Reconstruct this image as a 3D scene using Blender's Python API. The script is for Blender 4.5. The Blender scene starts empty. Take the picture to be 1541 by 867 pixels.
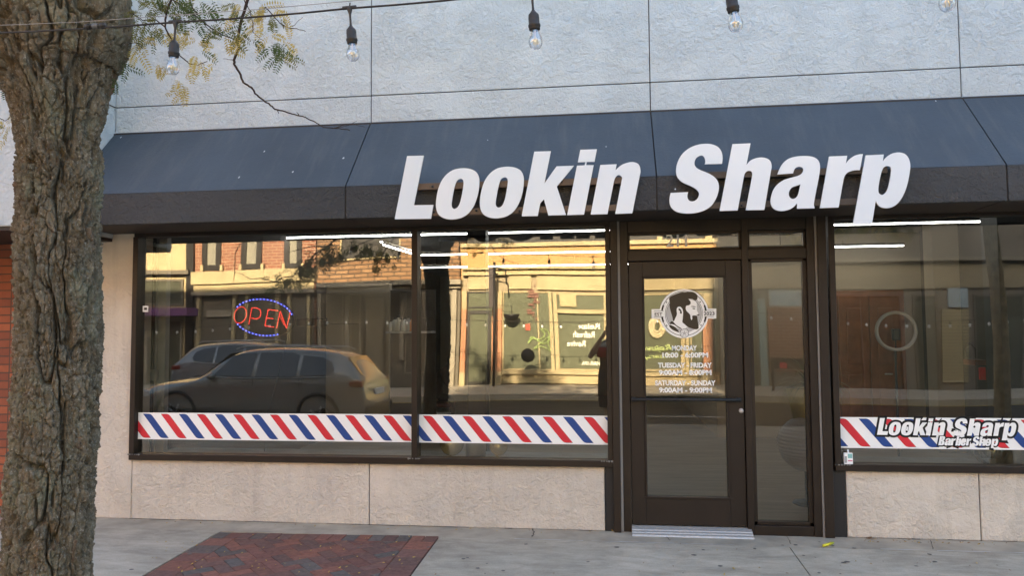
import bpy, bmesh, math, random
import numpy as np
from mathutils import Vector, Matrix
R_ = math.radians
SC = bpy.context.scene
COL = SC.collection
random.seed(7)
# ---------------------------------------------------------------- camera model (pixels of the 1541 x 867 photograph)
CAMH = 1.585; CAMD = 6.2; FPX = 1150.0; CX, CY = 770.5, 433.5
YAW, PITCH, ROLL = 0.12773031, 0.05706997, -0.0069166
_cy, _sy = math.cos(YAW), math.sin(YAW)
FW = np.array([-_sy*math.cos(PITCH), _cy*math.cos(PITCH), math.sin(PITCH)])
_r = np.array([_cy, _sy, 0.0]); _u = np.cross(_r, FW)
RT = math.cos(ROLL)*_r + math.sin(ROLL)*_u
UP = -math.sin(ROLL)*_r + math.cos(ROLL)*_u
CAM = np.array([0.0, -CAMD, CAMH])
def ray(px, py):
    return (px-CX)/FPX*RT - (py-CY)/FPX*UP + FW
def P(px, py, Y=0.0):            # photo pixel -> point on the plane y = Y
    d = ray(px, py); t = (Y+CAMD)/d[1]
    return CAM + d*t
def G(px, py, Z=0.0):            # photo pixel -> point on the plane z = Z
    d = ray(px, py); t = (Z-CAMH)/d[2]
    return CAM + d*t
def M(px, py, Yv):               # what the glass mirrors: a real point on the street side
    p = P(px, py, Yv); p[1] = -p[1]; return p
# ---------------------------------------------------------------- objects
W = {}
def tag(o, label=None, cat=None, group=None, kind=None):
    if label: o['label'] = label
    if cat: o['category'] = cat
    if group: o['group'] = group
    if kind: o['kind'] = kind
    return o
def empty(name, loc=(0,0,0), label=None, cat=None, group=None, parent=None):
    o = bpy.data.objects.new(name, None); COL.objects.link(o)
    o.empty_display_size = .2
    o.location = loc
    W[o.name] = Vector(loc)
    return tag(o, label, cat, group)
def link(name, me, parent=None, mats=()):
    o = bpy.data.objects.new(name, me); COL.objects.link(o)
    for m in mats: me.materials.append(m)
    if parent: 
        o.parent = parent; W[o.name] = W[parent.name].copy()
        me.transform(Matrix.Translation(-W[parent.name]))
    else:
        W[o.name] = Vector((0,0,0))
    return o
def recenter(o, loc):
    """give a single-mesh thing its origin at its base"""
    v = Vector(loc); o.data.transform(Matrix.Translation(-v)); o.location = v; W[o.name] = v; return o
class MB:
    def __init__(s): s.v=[]; s.f=[]; s.m=[]; s.sm=[]; s.col=[]
    def add(s, vs, fs, mat=0, smooth=False, col=None):
        n=len(s.v); s.v += [tuple(map(float,p)) for p in vs]
        for f in fs:
            s.f.append([i+n for i in f]); s.m.append(mat); s.sm.append(smooth); s.col.append(col)
        return s
    def box(s, x0,x1,y0,y1,z0,z1, mat=0, bev=0.0, col=None):
        if x1<x0: x0,x1=x1,x0
        if y1<y0: y0,y1=y1,y0
        if z1<z0: z0,z1=z1,z0
        if bev<=0:
            vs=[(x0,y0,z0),(x1,y0,z0),(x1,y1,z0),(x0,y1,z0),(x0,y0,z1),(x1,y0,z1),(x1,y1,z1),(x0,y1,z1)]
            fs=[(3,2,1,0),(4,5,6,7),(0,1,5,4),(1,2,6,5),(2,3,7,6),(3,0,4,7)]
            return s.add(vs,fs,mat,False,col)
        bm=bmesh.new(); bmesh.ops.create_cube(bm,size=1)
        bm.transform(Matrix.Translation(((x0+x1)/2,(y0+y1)/2,(z0+z1)/2)) @ Matrix.Diagonal((x1-x0,y1-y0,z1-z0,1)))
        b=min(bev,.45*min(x1-x0,y1-y0,z1-z0))
        bmesh.ops.bevel(bm,geom=bm.edges[:],offset=b,segments=2,profile=.5,affect='EDGES')
        return s.bm(bm,mat,False,col)
    def bm(s,bm,mat=0,smooth=False,col=None):
        bm.verts.index_update()
        s.add([v.co[:] for v in bm.verts],[[v.index for v in f.verts] for f in bm.faces],mat,smooth,col); bm.free(); return s
    def tube(s, pts, rad, n=8, mat=0, smooth=True, cap=True, col=None):
        pts=[np.array(p,float) for p in pts]
        if not hasattr(rad,'__len__'): rad=[rad]*len(pts)
        vs=[];fs=[]
        up=np.array([0,0,1.0]); prev=None
        for i,p in enumerate(pts):
            t=pts[min(i+1,len(pts)-1)]-pts[max(i-1,0)]; t/= (np.linalg.norm(t)+1e-12)
            if prev is None:
                a=np.cross(t,up)
                if np.linalg.norm(a)<1e-3: a=np.cross(t,np.array([1.0,0,0]))
            else: a=prev-t*np.dot(prev,t)
            a/=np.linalg.norm(a)+1e-12; prev=a; b=np.cross(t,a)
            for k in range(n):
                an=2*math.pi*k/n; vs.append(p+rad[i]*(a*math.cos(an)+b*math.sin(an)))
        for i in range(len(pts)-1):
            for k in range(n):
                k2=(k+1)%n; fs.append((i*n+k,i*n+k2,(i+1)*n+k2,(i+1)*n+k))
        if cap:
            fs.append(tuple(range(n))[::-1]); fs.append(tuple((len(pts)-1)*n+k for k in range(n)))
        return s.add(vs,fs,mat,smooth,col)
    def lathe(s, prof, c=(0,0,0), n=24, mat=0, smooth=True, axis='z', sx=1, sy=1):
        vs=[];fs=[]
        for r,z in prof:
            for k in range(n):
                a=2*math.pi*k/n; x,y=r*math.cos(a)*sx,r*math.sin(a)*sy
                if axis=='z': vs.append((c[0]+x,c[1]+y,c[2]+z))
                elif axis=='y': vs.append((c[0]+x,c[1]+z,c[2]+y))
                else: vs.append((c[0]+z,c[1]+x,c[2]+y))
        for i in range(len(prof)-1):
            for k in range(n):
                k2=(k+1)%n; fs.append((i*n+k,i*n+k2,(i+1)*n+k2,(i+1)*n+k))
        if prof[0][0]>1e-5: fs.append(tuple(range(n))[::-1])
        if prof[-1][0]>1e-5: fs.append(tuple((len(prof)-1)*n+k for k in range(n)))
        return s.add(vs,fs,mat,smooth)
    def ball(s, c, r, mat=0, n=14, sx=1,sy=1,sz=1):
        pr=[(max(1e-6,r*math.sin(math.pi*i/n)), -r*sz*math.cos(math.pi*i/n)) for i in range(n+1)]
        return s.lathe(pr,c,max(8,n*3//2),mat,True,'z',sx,sy)
    def fill(s, contours, to3d, thick=0.0, mat=0, mat_side=None, offset=0.0):
        """2-D contours (holes by winding-free fill) -> solid sheet; to3d(x,y,d) maps to space, d = depth 0..thick"""
        v,f = fill2d(contours, offset)
        n=len(v)
        s.add([to3d(x,y,0.0) for x,y in v], f, mat)
        if thick>0:
            s.add([to3d(x,y,thick) for x,y in v], [tuple(reversed(q)) for q in f], mat)
            ed={}
            for q in f:
                for i in range(len(q)):
                    a,b=q[i],q[(i+1)%len(q)]; ed[(a,b)]=1
            sides=[(b,a) for (a,b) in ed if (b,a) not in ed]
            for b,a in sides:
                s.add([to3d(*v[b],0),to3d(*v[a],0),to3d(*v[a],thick),to3d(*v[b],thick)],[(0,1,2,3)],mat if mat_side is None else mat_side)
        return s
    def build(s, name, mats, parent=None, fix=False):
        if not isinstance(mats,(list,tuple)): mats=[mats]
        me=bpy.data.meshes.new(name); me.from_pydata(s.v,[],s.f)
        me.polygons.foreach_set('material_index', s.m)
        me.polygons.foreach_set('use_smooth', s.sm)
        if any(c is not None for c in s.col):
            at=me.color_attributes.new('Tint','FLOAT_COLOR','CORNER')
            arr=[]
            for f,c in zip(s.f,s.col): arr += list((c if c is not None else (1,1,1))+(1,))*len(f)
            at.data.foreach_set('color',arr)
        me.validate(); 
        if fix:
            bm=bmesh.new(); bm.from_mesh(me); bmesh.ops.recalc_face_normals(bm,faces=bm.faces[:]); bm.to_mesh(me); bm.free()
        me.update()
        return link(name,me,parent,mats)
def fill2d(contours, offset=0.0):
    cu=bpy.data.curves.new('t','CURVE'); cu.dimensions='2D'; cu.fill_mode='BOTH'; cu.offset=offset
    for c in contours:
        sp=cu.splines.new('POLY'); sp.points.add(len(c)-1)
        for p,(x,y) in zip(sp.points,c): p.co=(x,y,0,1)
        sp.use_cyclic_u=True
    return _ev(cu)
TMP=bpy.data.scenes.new('scratch')
def _dg():
    vl=TMP.view_layers[0]; vl.update(); return vl.depsgraph
def _ev(cu):
    o=bpy.data.objects.new('t',cu); TMP.collection.objects.link(o)
    dg=_dg()
    e=o.evaluated_get(dg); me=e.to_mesh()
    v=[(p.co.x,p.co.y) for p in me.vertices]; f=[tuple(p.vertices) for p in me.polygons]
    e.to_mesh_clear(); bpy.data.objects.remove(o); bpy.data.curves.remove(cu)
    return v,f
def text2d(s, bold=0.0, shear=0.0, space=1.0):
    cu=bpy.data.curves.new('t','FONT'); cu.body=s; cu.size=1; cu.offset=bold; cu.shear=shear; cu.fill_mode='FRONT'; cu.resolution_u=4
    cu.space_character=space
    return _ev(cu)
def put_text(mb, s, c, h, w, bold=.02, mat=0, face=-1, shear=0., y=None, dirx=1, space=1.):
    """text centred at c (x,z) on plane y, cap height h, total width w; face -1 reads from -Y, +1 reads from +Y"""
    v,f=text2d(s,bold,shear,space)
    a=np.array(v); mn=a.min(0); mx=a.max(0)
    sx=w/(mx[0]-mn[0]); sz=h/(mx[1]-mn[1])
    q=[((c[0]+(-face)*((x-mn[0])*sx-w/2)), y, c[1]+(z-mn[1])*sz-h/2) for x,z in v]
    mb.add(q,f,mat)
def smooth_contour(pts, n=6):
    """(x,y) smooth, (x,y,1) corner; closed; Catmull-Rom between"""
    N=len(pts); out=[]
    for i in range(N):
        p0=pts[(i-1)%N]; p1=pts[i]; p2=pts[(i+1)%N]; p3=pts[(i+2)%N]
        a=np.array(p1[:2],float); b=np.array(p2[:2],float)
        c1=len(p1)>2; c2=len(p2)>2
        out.append(tuple(a))
        if c1 and c2: continue
        t1=(b-np.array(p0[:2]))*.5 if not c1 else None
        t2=(np.array(p3[:2])-a)*.5 if not c2 else None
        L=np.linalg.norm(b-a)
        if t1 is not None:
            l=np.linalg.norm(t1)+1e-9; t1=t1/l*min(l,L*1.1)
        if t2 is not None:
            l=np.linalg.norm(t2)+1e-9; t2=t2/l*min(l,L*1.1)
        if t1 is None: t1=(b-a)*1.5-t2*.5
        if t2 is None: t2=(b-a)*1.5-t1*.5
        for k in range(1,n):
            t=k/n
            h00=2*t**3-3*t**2+1;h10=t**3-2*t**2+t;h01=-2*t**3+3*t**2;h11=t**3-t**2
            out.append(tuple(h00*a+h10*t1+h01*b+h11*t2))
    return out
# ---------------------------------------------------------------- materials
def nodes(name):
    m=bpy.data.materials.new(name); m.use_nodes=True; nt=m.node_tree; nt.nodes.clear()
    return m,nt
class NT:
    def __init__(s,name):
        s.m,s.t=nodes(name); s.out=s.n('ShaderNodeOutputMaterial')
    def n(s,typ,**k):
        x=s.t.nodes.new(typ)
        for a,b in k.items():
            if hasattr(x,a) and a not in ('Scale',): setattr(x,a,b)
        return x
    def l(s,a,b): s.t.links.new(a,b)
    def noise(s,scale,detail=3,rough=.55,dist=0.,vec=None,dim='3D'):
        x=s.n('ShaderNodeTexNoise'); x.inputs['Scale'].default_value=scale; x.inputs['Detail'].default_value=detail
        x.inputs['Roughness'].default_value=rough; x.inputs['Distortion'].default_value=dist
        if vec: s.l(vec,x.inputs['Vector'])
        return x.outputs['Fac']
    def ramp(s,fac,stops,interp='LINEAR'):
        x=s.n('ShaderNodeValToRGB'); x.color_ramp.interpolation=interp
        e=x.color_ramp.elements
        while len(e)<len(stops): e.new(.5)
        for q,(p,c) in zip(e,stops):
            q.position=p; q.color=(c if hasattr(c,'__len__') else (c,c,c))+(() if hasattr(c,'__len__') and len(c)==4 else (1,))
        s.l(fac,x.inputs['Fac']); return x.outputs['Color']
    def mix(s,fac,a,b,mode='MIX'):
        x=s.n('ShaderNodeMix',data_type='RGBA',blend_type=mode)
        for inp,v in ((x.inputs[0],fac),(x.inputs[6],a),(x.inputs[7],b)):
            if hasattr(v,'is_linked'): s.l(v,inp)
            elif hasattr(v,'__len__'): inp.default_value=tuple(v)+(1,)
            else: inp.default_value=v
        return x.outputs[2]
    def math(s,op,a,b=0.):
        x=s.n('ShaderNodeMath',operation=op)
        for inp,v in ((x.inputs[0],a),(x.inputs[1],b)):
            if hasattr(v,'is_linked'): s.l(v,inp)
            else: inp.default_value=v
        return x.outputs[0]
    def coord(s,scale=(1,1,1),rot=(0,0,0)):
        t=s.n('ShaderNodeTexCoord'); mp=s.n('ShaderNodeMapping'); mp.inputs['Scale'].default_value=scale; mp.inputs['Rotation'].default_value=rot
        s.l(t.outputs['Object'],mp.inputs['Vector']); return mp.outputs['Vector']
    def bump(s,h,strength=.5,dist=.01,normal=None):
        x=s.n('ShaderNodeBump'); x.inputs['Strength'].default_value=strength; x.inputs['Distance'].default_value=dist
        s.l(h,x.inputs['Height'])
        if normal: s.l(normal,x.inputs['Normal'])
        return x.outputs['Normal']
    def bsdf(s,color,rough=.8,metal=0.,normal=None,spec=.5,**k):
        b=s.n('ShaderNodeBsdfPrincipled')
        if hasattr(color,'is_linked'): s.l(color,b.inputs['Base Color'])
        else: b.inputs['Base Color'].default_value=tuple(color)+(1,)
        if hasattr(rough,'is_linked'): s.l(rough,b.inputs['Roughness'])
        else: b.inputs['Roughness'].default_value=rough
        b.inputs['Metallic'].default_value=metal
        b.inputs['Specular IOR Level'].default_value=spec
        for a,v in k.items(): b.inputs[a.replace('_',' ')].default_value=v
        if normal: s.l(normal,b.inputs['Normal'])
        s.l(b.outputs[0],s.out.inputs[0]); return s.m
def simple(name,c,rough=.6,metal=0.,spec=.5,var=.12,scale=6.,bump=0.,bscale=60.):
    t=NT(name); v=t.coord()
    n=t.noise(scale,5,.6,vec=v)
    c0=tuple(x*(1-var) for x in c); c1=tuple(min(1,x*(1+var)) for x in c)
    col=t.ramp(n,[(.3,c0),(.7,c1)])
    nn=None
    if bump: nn=t.bump(t.noise(bscale,4,.6,vec=v),bump,.003)
    return t.bsdf(col,rough,metal,nn,spec)
def emis(name,c,st):
    t=NT(name); e=t.n('ShaderNodeEmission'); e.inputs[0].default_value=tuple(c)+(1,); e.inputs[1].default_value=st
    t.l(e.outputs[0],t.out.inputs[0]); return t.m
def stucco(name,c,scale=1.,depth=.012,var=.05,fine=.35,stain=None):
    t=NT(name); v=t.coord()
    w=t.noise(2.6*scale,3,.6,.3,v)
    a=t.noise(12*scale,5,.64,1.0,v)
    big=t.noise(1.1*scale,2,.5,0,v)
    a2=t.math('ADD',a,t.math('MULTIPLY',t.math('SUBTRACT',big,.5),.25))
    plate=t.ramp(a2,[(.37,0.),(.455,.5),(.49,.56),(.56,1.),(1.,1.)])
    b=t.noise(36*scale,5,.68,.8,v)
    b2=t.ramp(b,[(.38,0.),(.58,1.)])
    f=t.noise(140,3,.7,0,v)
    h=t.math('ADD',t.math('MULTIPLY',plate,.8),t.math('MULTIPLY',b2,.5)); h=t.math('MULTIPLY',h,t.ramp(w,[(.36,.5),(.58,1.15)]))
    h=t.math('ADD',h,t.math('MULTIPLY',f,fine*.5))
    nrm=t.bump(h,.8,depth*.95)
    blot=t.noise(1.3,4,.5,0,v)
    c0=tuple(x*(1-var*1.4) for x in c); c1=tuple(min(1,x*(1+var)) for x in c)
    col=t.ramp(blot,[(.3,c0),(.7,c1)])
    if stain:
        sv=t.coord((3,1,.35)); s_=t.noise(2.5,5,.65,.3,sv)
        col=t.mix(t.ramp(s_,[(.52,0.),(.75,.35)]),col,stain)
    ln=t.ramp(a2,[(.425,0.),(.452,.06),(.475,0.),(.505,0.),(.522,.06),(.545,0.)])  # relief shading put into the colour: thin dark lines along plate edges
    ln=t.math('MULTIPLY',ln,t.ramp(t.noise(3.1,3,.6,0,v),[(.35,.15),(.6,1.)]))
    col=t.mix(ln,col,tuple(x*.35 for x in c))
    speck=t.ramp(t.noise(17,5,.75,0,v),[(.72,0.),(.78,.4)])
    col=t.mix(speck,col,tuple(x*.55 for x in c))
    return t.bsdf(col,.9,0,nrm,.25)
EXPO=3.3
# ================================================================ materials
def glass_mat(name,refl=.13,tint=(.93,.95,.94),warp=.5,wscale=(.55,1,.35)):
    t=NT(name); tr=t.n('ShaderNodeBsdfTransparent'); tr.inputs[0].default_value=tint+(1,)
    gl=t.n('ShaderNodeBsdfGlossy'); gl.inputs['Roughness'].default_value=0.0; gl.inputs[0].default_value=(1,.95,.86,1)
    v=t.coord(wscale); b=t.bump(t.noise(1.0,1,.4,0,v),warp,.02)
    t.l(b,gl.inputs['Normal'])
    lw=t.n('ShaderNodeLayerWeight'); lw.inputs['Blend'].default_value=.25
    fac=t.math('ADD',t.math('MULTIPLY',lw.outputs['Fresnel'],1.0),refl)
    x=t.n('ShaderNodeMixShader'); t.l(fac,x.inputs[0]); t.l(tr.outputs[0],x.inputs[1]); t.l(gl.outputs[0],x.inputs[2])
    t.l(x.outputs[0],t.out.inputs[0]); return t.m
MT={}
MT['glass']=glass_mat('shop_glass',.082)
MT['glass2']=glass_mat('door_glass',.045,warp=.3)
MT['farglass']=glass_mat('far_glass',.10,(.75,.8,.78),.2)
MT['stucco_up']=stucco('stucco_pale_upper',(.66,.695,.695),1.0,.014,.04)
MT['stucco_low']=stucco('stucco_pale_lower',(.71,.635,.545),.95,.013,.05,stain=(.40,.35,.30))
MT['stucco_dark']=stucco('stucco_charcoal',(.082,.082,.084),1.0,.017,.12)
_t=NT('charcoal_slope_coat'); _v=_t.coord(); _s=_t.coord((7,1,.6))
_c=_t.ramp(_t.noise(1.3,5,.6,0,_v),[(.3,(.050,.062,.076)),(.7,(.068,.084,.102))])
_c=_t.mix(_t.ramp(_t.noise(1.4,5,.7,.2,_s),[(.50,0.),(.72,.35)]),_c,(.12,.125,.125))
_c=_t.mix(_t.ramp(_t.noise(70,3,.8,0,_v),[(.60,0.),(.70,.35)]),_c,(.03,.035,.04))
MT['slope']=_t.bsdf(_c,.72,0,_t.bump(_t.noise(38,5,.7,0,_v),.7,.004),.4)
MT['soffit']=simple('dark_brown_soffit',(.035,.026,.021),.6,0,.4,.2,3)
MT['bronze']=simple('bronze_anodised_frame',(.021,.014,.010),.48,.2,.4,.22,5)
MT['bronze_door']=simple('bronze_door_leaf',(.017,.011,.008),.5,.1,.4,.18,4)
MT['black']=simple('black_panel',(.018,.018,.020),.5,0,.4,.1)
MT['joint']=simple('dark_reddish_joint',(.05,.035,.03),.9)  # dark reddish backing between the panels
MT['alu']=simple('mill_aluminium',(.50,.48,.45),.45,.35,.5,.12,40)
MT['seal']=simple('grey_sealant',(.22,.21,.20),.7)
MT['white']=simple('white_vinyl',(.92,.92,.91),.5,0,.3,.0)
MT['signwhite']=simple('white_sign_face',(.80,.84,.88),.14,0,.5,.02,3)
MT['signedge']=simple('white_sign_edge',(.45,.45,.45),.5)
MT['rail']=simple('brown_sign_rail',(.115,.078,.055),.5,.1,.4,.25,4)
MT['red']=simple('red_vinyl',(.66,.035,.05),.5,0,.3,.0)
MT['blue']=simple('blue_vinyl',(.025,.07,.27),.5,0,.3,.0)
MT['ink']=simple('black_vinyl',(.012,.012,.013),.5,0,.3,.0)
MT['brownink']=simple('dark_brown_vinyl',(.045,.035,.022),.5,0,.3,.0)
MT['greyvinyl']=simple('grey_vinyl',(.5,.5,.5),.5,0,.3,.0)
MT['wire']=simple('black_rubber_cable',(.016,.014,.013),.55)
MT['steel']=simple('galvanised_wire',(.35,.34,.33),.4,.7)
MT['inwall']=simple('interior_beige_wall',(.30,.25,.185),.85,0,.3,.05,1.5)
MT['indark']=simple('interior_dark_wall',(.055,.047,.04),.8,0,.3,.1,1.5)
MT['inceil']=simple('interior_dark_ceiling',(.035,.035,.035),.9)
MT['ledge']=simple('grey_sill_board',(.33,.33,.32),.55,0,.4,.15,8)
def plank():
    t=NT('wood_plank_floor'); v=t.coord((1,7,1)); v2=t.coord((.6,14,1))
    a=t.noise(1.2,2,.5,0,v); g=t.noise(4,6,.7,.4,v2)
    col=t.ramp(t.math('ADD',t.math('MULTIPLY',a,.5),t.math('MULTIPLY',g,.5)),[(.3,(.10,.08,.06)),(.6,(.26,.21,.16)),(.75,(.33,.27,.21))])
    return t.bsdf(col,.35,0,None,.5)
MT['plank']=plank()
MT['tube']=emis('lit_tube_light',(1,.97,.92),2.8)
MT['ledred']=emis('lit_red_led',(1,.05,.03),.5)
MT['ledblue']=emis('lit_blue_led',(.16,.2,1),.5)
MT['ledblue2']=emis('blue_led_halo',(.01,.02,.9),.02)
def brick(name,c1,c2,mortar,bw=.2,bh=.0667,off=.5,ms=.008,bump=.6,rough=.85,extra=None):
    t=NT(name)
    tc=t.n('ShaderNodeTexCoord'); sx=t.n('ShaderNodeSeparateXYZ'); t.l(tc.outputs['Object'],sx.inputs[0])
    cb=t.n('ShaderNodeCombineXYZ'); t.l(t.math('ADD',sx.outputs[0],sx.outputs[1]),cb.inputs[0]); t.l(sx.outputs[2],cb.inputs[1])
    br=t.n('ShaderNodeTexBrick'); t.l(cb.outputs[0],br.inputs['Vector'])
    br.offset=off; br.inputs['Color1'].default_value=c1+(1,); br.inputs['Color2'].default_value=c2+(1,); br.inputs['Mortar'].default_value=mortar+(1,)
    br.inputs['Scale'].default_value=1; br.inputs['Brick Width'].default_value=bw; br.inputs['Row Height'].default_value=bh; br.inputs['Mortar Size'].default_value=ms; br.inputs['Bias'].default_value=0
    br.inputs['Mortar Smooth'].default_value=.1
    n=t.noise(7,6,.7,0,tc.outputs['Object'])
    col=t.mix(t.ramp(n,[(.35,.0),(.75,.4)]),br.outputs['Color'],tuple(x*.5 for x in c1))
    inv=t.math('SUBTRACT',1.,br.outputs['Fac'])
    h=t.math('ADD',inv,t.math('MULTIPLY',t.noise(60,4,.6,0,tc.outputs['Object']),.35))
    return t.bsdf(col,rough,0,t.bump(h,bump,.008),.3)
MT['brickL']=brick('orange_glazed_brick',(.40,.125,.06),(.21,.07,.045),(.10,.065,.05),.205,.0735,0.0,.006)
def concrete():
    t=NT('sidewalk_concrete'); v=t.coord()
    a=t.noise(.9,6,.65,.3,v); v2=t.coord((1,2.6,1),(0,0,.05)); b=t.noise(3.1,6,.7,.6,v2); f=t.noise(120,3,.7,0,v)
    col=t.ramp(t.math('ADD',t.math('MULTIPLY',a,.55),t.math('MULTIPLY',b,.45)),[(.36,(.29,.245,.185)),(.5,(.45,.385,.295)),(.64,(.60,.52,.405))])
    sp=t.ramp(t.noise(16,5,.8,0,v),[(.66,0.),(.73,.6)])
    col=t.mix(sp,col,(.12,.11,.10))
    fl=t.ramp(f,[(.3,.82),(.7,1.12)]); col=t.mix(.8,col,fl,'MULTIPLY')
    h=t.math('ADD',f,t.math('MULTIPLY',b,.8))
    return t.bsdf(col,.9,0,t.bump(h,.4,.004),.3)
MT['conc']=concrete()
MT['conc2']=simple('worn_concrete_strip',(.41,.35,.27),.9,0,.3,.22,4,.4,70)
MT['crack']=simple('dirt_in_joint',(.045,.035,.028),.95)
def paver():
    t=NT('clay_paver'); at=t.n('ShaderNodeAttribute'); at.attribute_name='Tint'
    v=t.coord(); n=t.noise(26,5,.7,0,v); col=t.mix(.9,at.outputs['Color'],t.ramp(n,[(.3,.65),(.7,1.25)]),'MULTIPLY')
    return t.bsdf(col,.88,0,t.bump(t.noise(90,4,.65,0,v),.5,.003),.3)
MT['paver']=paver()
MT['asphalt']=simple('asphalt',(.036,.034,.031),.85,0,.3,.25,.8,.5,80)
MT['gold']=simple('gold_balloon_foil',(.72,.58,.30),.22,.55,.5,.05)
MT['clearb']=glass_mat('clear_balloon',.10,(.85,.87,.85),.0)
MT['greycan']=simple('grey_tin',(.13,.13,.13),.45,.4)
MT['wood']=simple('brown_wood_door',(.24,.085,.035),.35,0,.5,.35,3)
MT['paleledge']=simple('pale_stone',(.52,.48,.38),.8,0,.3,.12,2)

# ================================================================ the shop
shop=empty('shop_building',(0,0,0),'single storey barber shop with pale stucco walls, charcoal canopy and bronze framed windows','shop')
XL,XR=-4.343,4.55; ROOF=5.45
joints=[-1.995,.346,2.712]
def panels(mb, xs, z0,z1, y0,y1, gap=.004, bev=.004):
    for a,b in zip(xs[:-1],xs[1:]): mb.box(a+gap,b-gap,y0,y1,z0,z1,0,bev)
m=MB(); xs=[XL]+joints+[XR]
ZA,ZK,ZF,ZJ=3.372,2.706,2.457,3.602
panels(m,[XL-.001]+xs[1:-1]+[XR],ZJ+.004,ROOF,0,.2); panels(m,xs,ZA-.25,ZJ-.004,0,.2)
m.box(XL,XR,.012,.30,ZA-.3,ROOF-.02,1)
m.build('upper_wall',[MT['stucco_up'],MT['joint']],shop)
# metal cap, roof and hidden side walls
m=MB(); m.box(XL-.0,XR+.0,-.04,.34,ROOF,ROOF+.05,0,.01); m.build('parapet_cap',MT['bronze'],shop)
m=MB(); m.box(XL,XR,.3,12.6,ROOF-.9,ROOF-.75); m.box(XL,XR,12.4,12.6,0,ROOF); m.box(XL,XL+.15,.3,12.4,0,ROOF); m.box(XR-.15,XR,.3,12.4,0,ROOF)
m.build('roof',MT['indark'],shop)
# canopy
D=.62
canopy=MB().box(XL,XR,-.02,.0,ZF+.02,ZA-.01,0).build('canopy',MT['soffit'],shop)
m=MB(); g=.005
for a,b in zip(xs[:-1],xs[1:]):
    a2=a+g; b2=b-g; n=24
    m.add([(a2,0.0,ZA),(b2,0.0,ZA),(b2,-D,ZK),(a2,-D,ZK),(a2,0,ZA-.06),(b2,0,ZA-.06),(b2,-D+.04,ZK-.02),(a2,-D+.04,ZK-.02)],[(3,2,1,0),(0,4,7,3),(1,2,6,5),(4,5,6,7)])
m.build('slope_panel',MT['slope'],canopy)
m=MB()
for a,b in zip(xs[:-1],xs[1:]): m.box(a+g,b-g,-D,-D+.05,ZF,ZK-.001,0,.004)
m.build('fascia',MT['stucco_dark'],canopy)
m=MB(); m.box(XL,XR,-D+.03,0,ZF+.01,ZF+.03); m.box(XL,XR,-D+.012,-D+.03,ZF+.02,ZK-.02)
m.add([(XL,-.012,ZA-.03),(XR,-.012,ZA-.03),(XR,-D+.012,ZK-.03),(XL,-D+.012,ZK-.03)],[(3,2,1,0)])
for x in joints: m.box(x-.004,x+.004,-D+.05,-.002,ZF+.006,ZF+.012,0)
m.build('soffit',MT['soffit'],canopy)
# left pier + low walls
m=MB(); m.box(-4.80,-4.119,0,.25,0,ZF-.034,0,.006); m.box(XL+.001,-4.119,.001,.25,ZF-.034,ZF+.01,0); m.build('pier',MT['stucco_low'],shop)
def lowwall(xs_):
    m=MB(); 
    for a,b in zip(xs_[:-1],xs_[1:]): m.box(a+.0035,b-.0035,0,.2,-.02,.503,0,.006)
    m.box(xs_[0]+.01,xs_[-1]-.01,.012,.19,-.02,.49,1)
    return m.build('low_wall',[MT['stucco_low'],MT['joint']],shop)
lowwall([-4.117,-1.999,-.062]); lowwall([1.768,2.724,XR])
m=MB(); m.box(-.06,.018,-.002,.2,-.02,.50,0,.003); m.build('end_panel',MT['black'],shop)
m=MB(); m.box(1.668,1.766,-.002,.2,-.02,.50,0,.003); m.build('end_panel',MT['black'],shop)

GY=.03
def zat(px,py): return P(px,py,0)[2]
def window(x0,x1,z0,z1,mull,name='window'):
    m=MB(); 
    m.box(x0-.01,x1+.01,-.035,.09,z0-.052,z0,0,.004)            # sill member
    m.box(x0-.01,x1+.01,-.02,.09,z1,ZF+.012,0,.004)
    m.box(x0-.012,x0+.034,-.032,.09,z0,z1,0,.004); m.box(x1-.028,x1+.012,-.032,.09,z0,z1,0,.004)
    for c in mull: m.box(c-.025,c+.025,-.038,.09,z0,z1,0,.004)
    w=m.build(name,MT['bronze'],shop)
    ed=[x0+.03]+list(mull)+[x1-.024]
    for a,b in zip(ed[:-1],ed[1:]):
        MB().box(a,b,GY,GY+.006,z0-.005,z1+.005).build('glass_pane',MT['glass'],w)
    for c in [x0+.04]+list(mull)+[x1-.03]:
        m=MB()
        for k in range(6):
            m.ball((c-.05+.02*k+random.uniform(-.006,.006),-.035-.004*random.random(),z0-.004),random.uniform(.004,.009),0,6)
        m.build('sealant_bead',MT['seal'],w)
    return w
winL=window(-4.117,-.007,.556,2.435,[-1.607])
winR=window(1.700,4.3,.556,2.44,[3.19])
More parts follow.
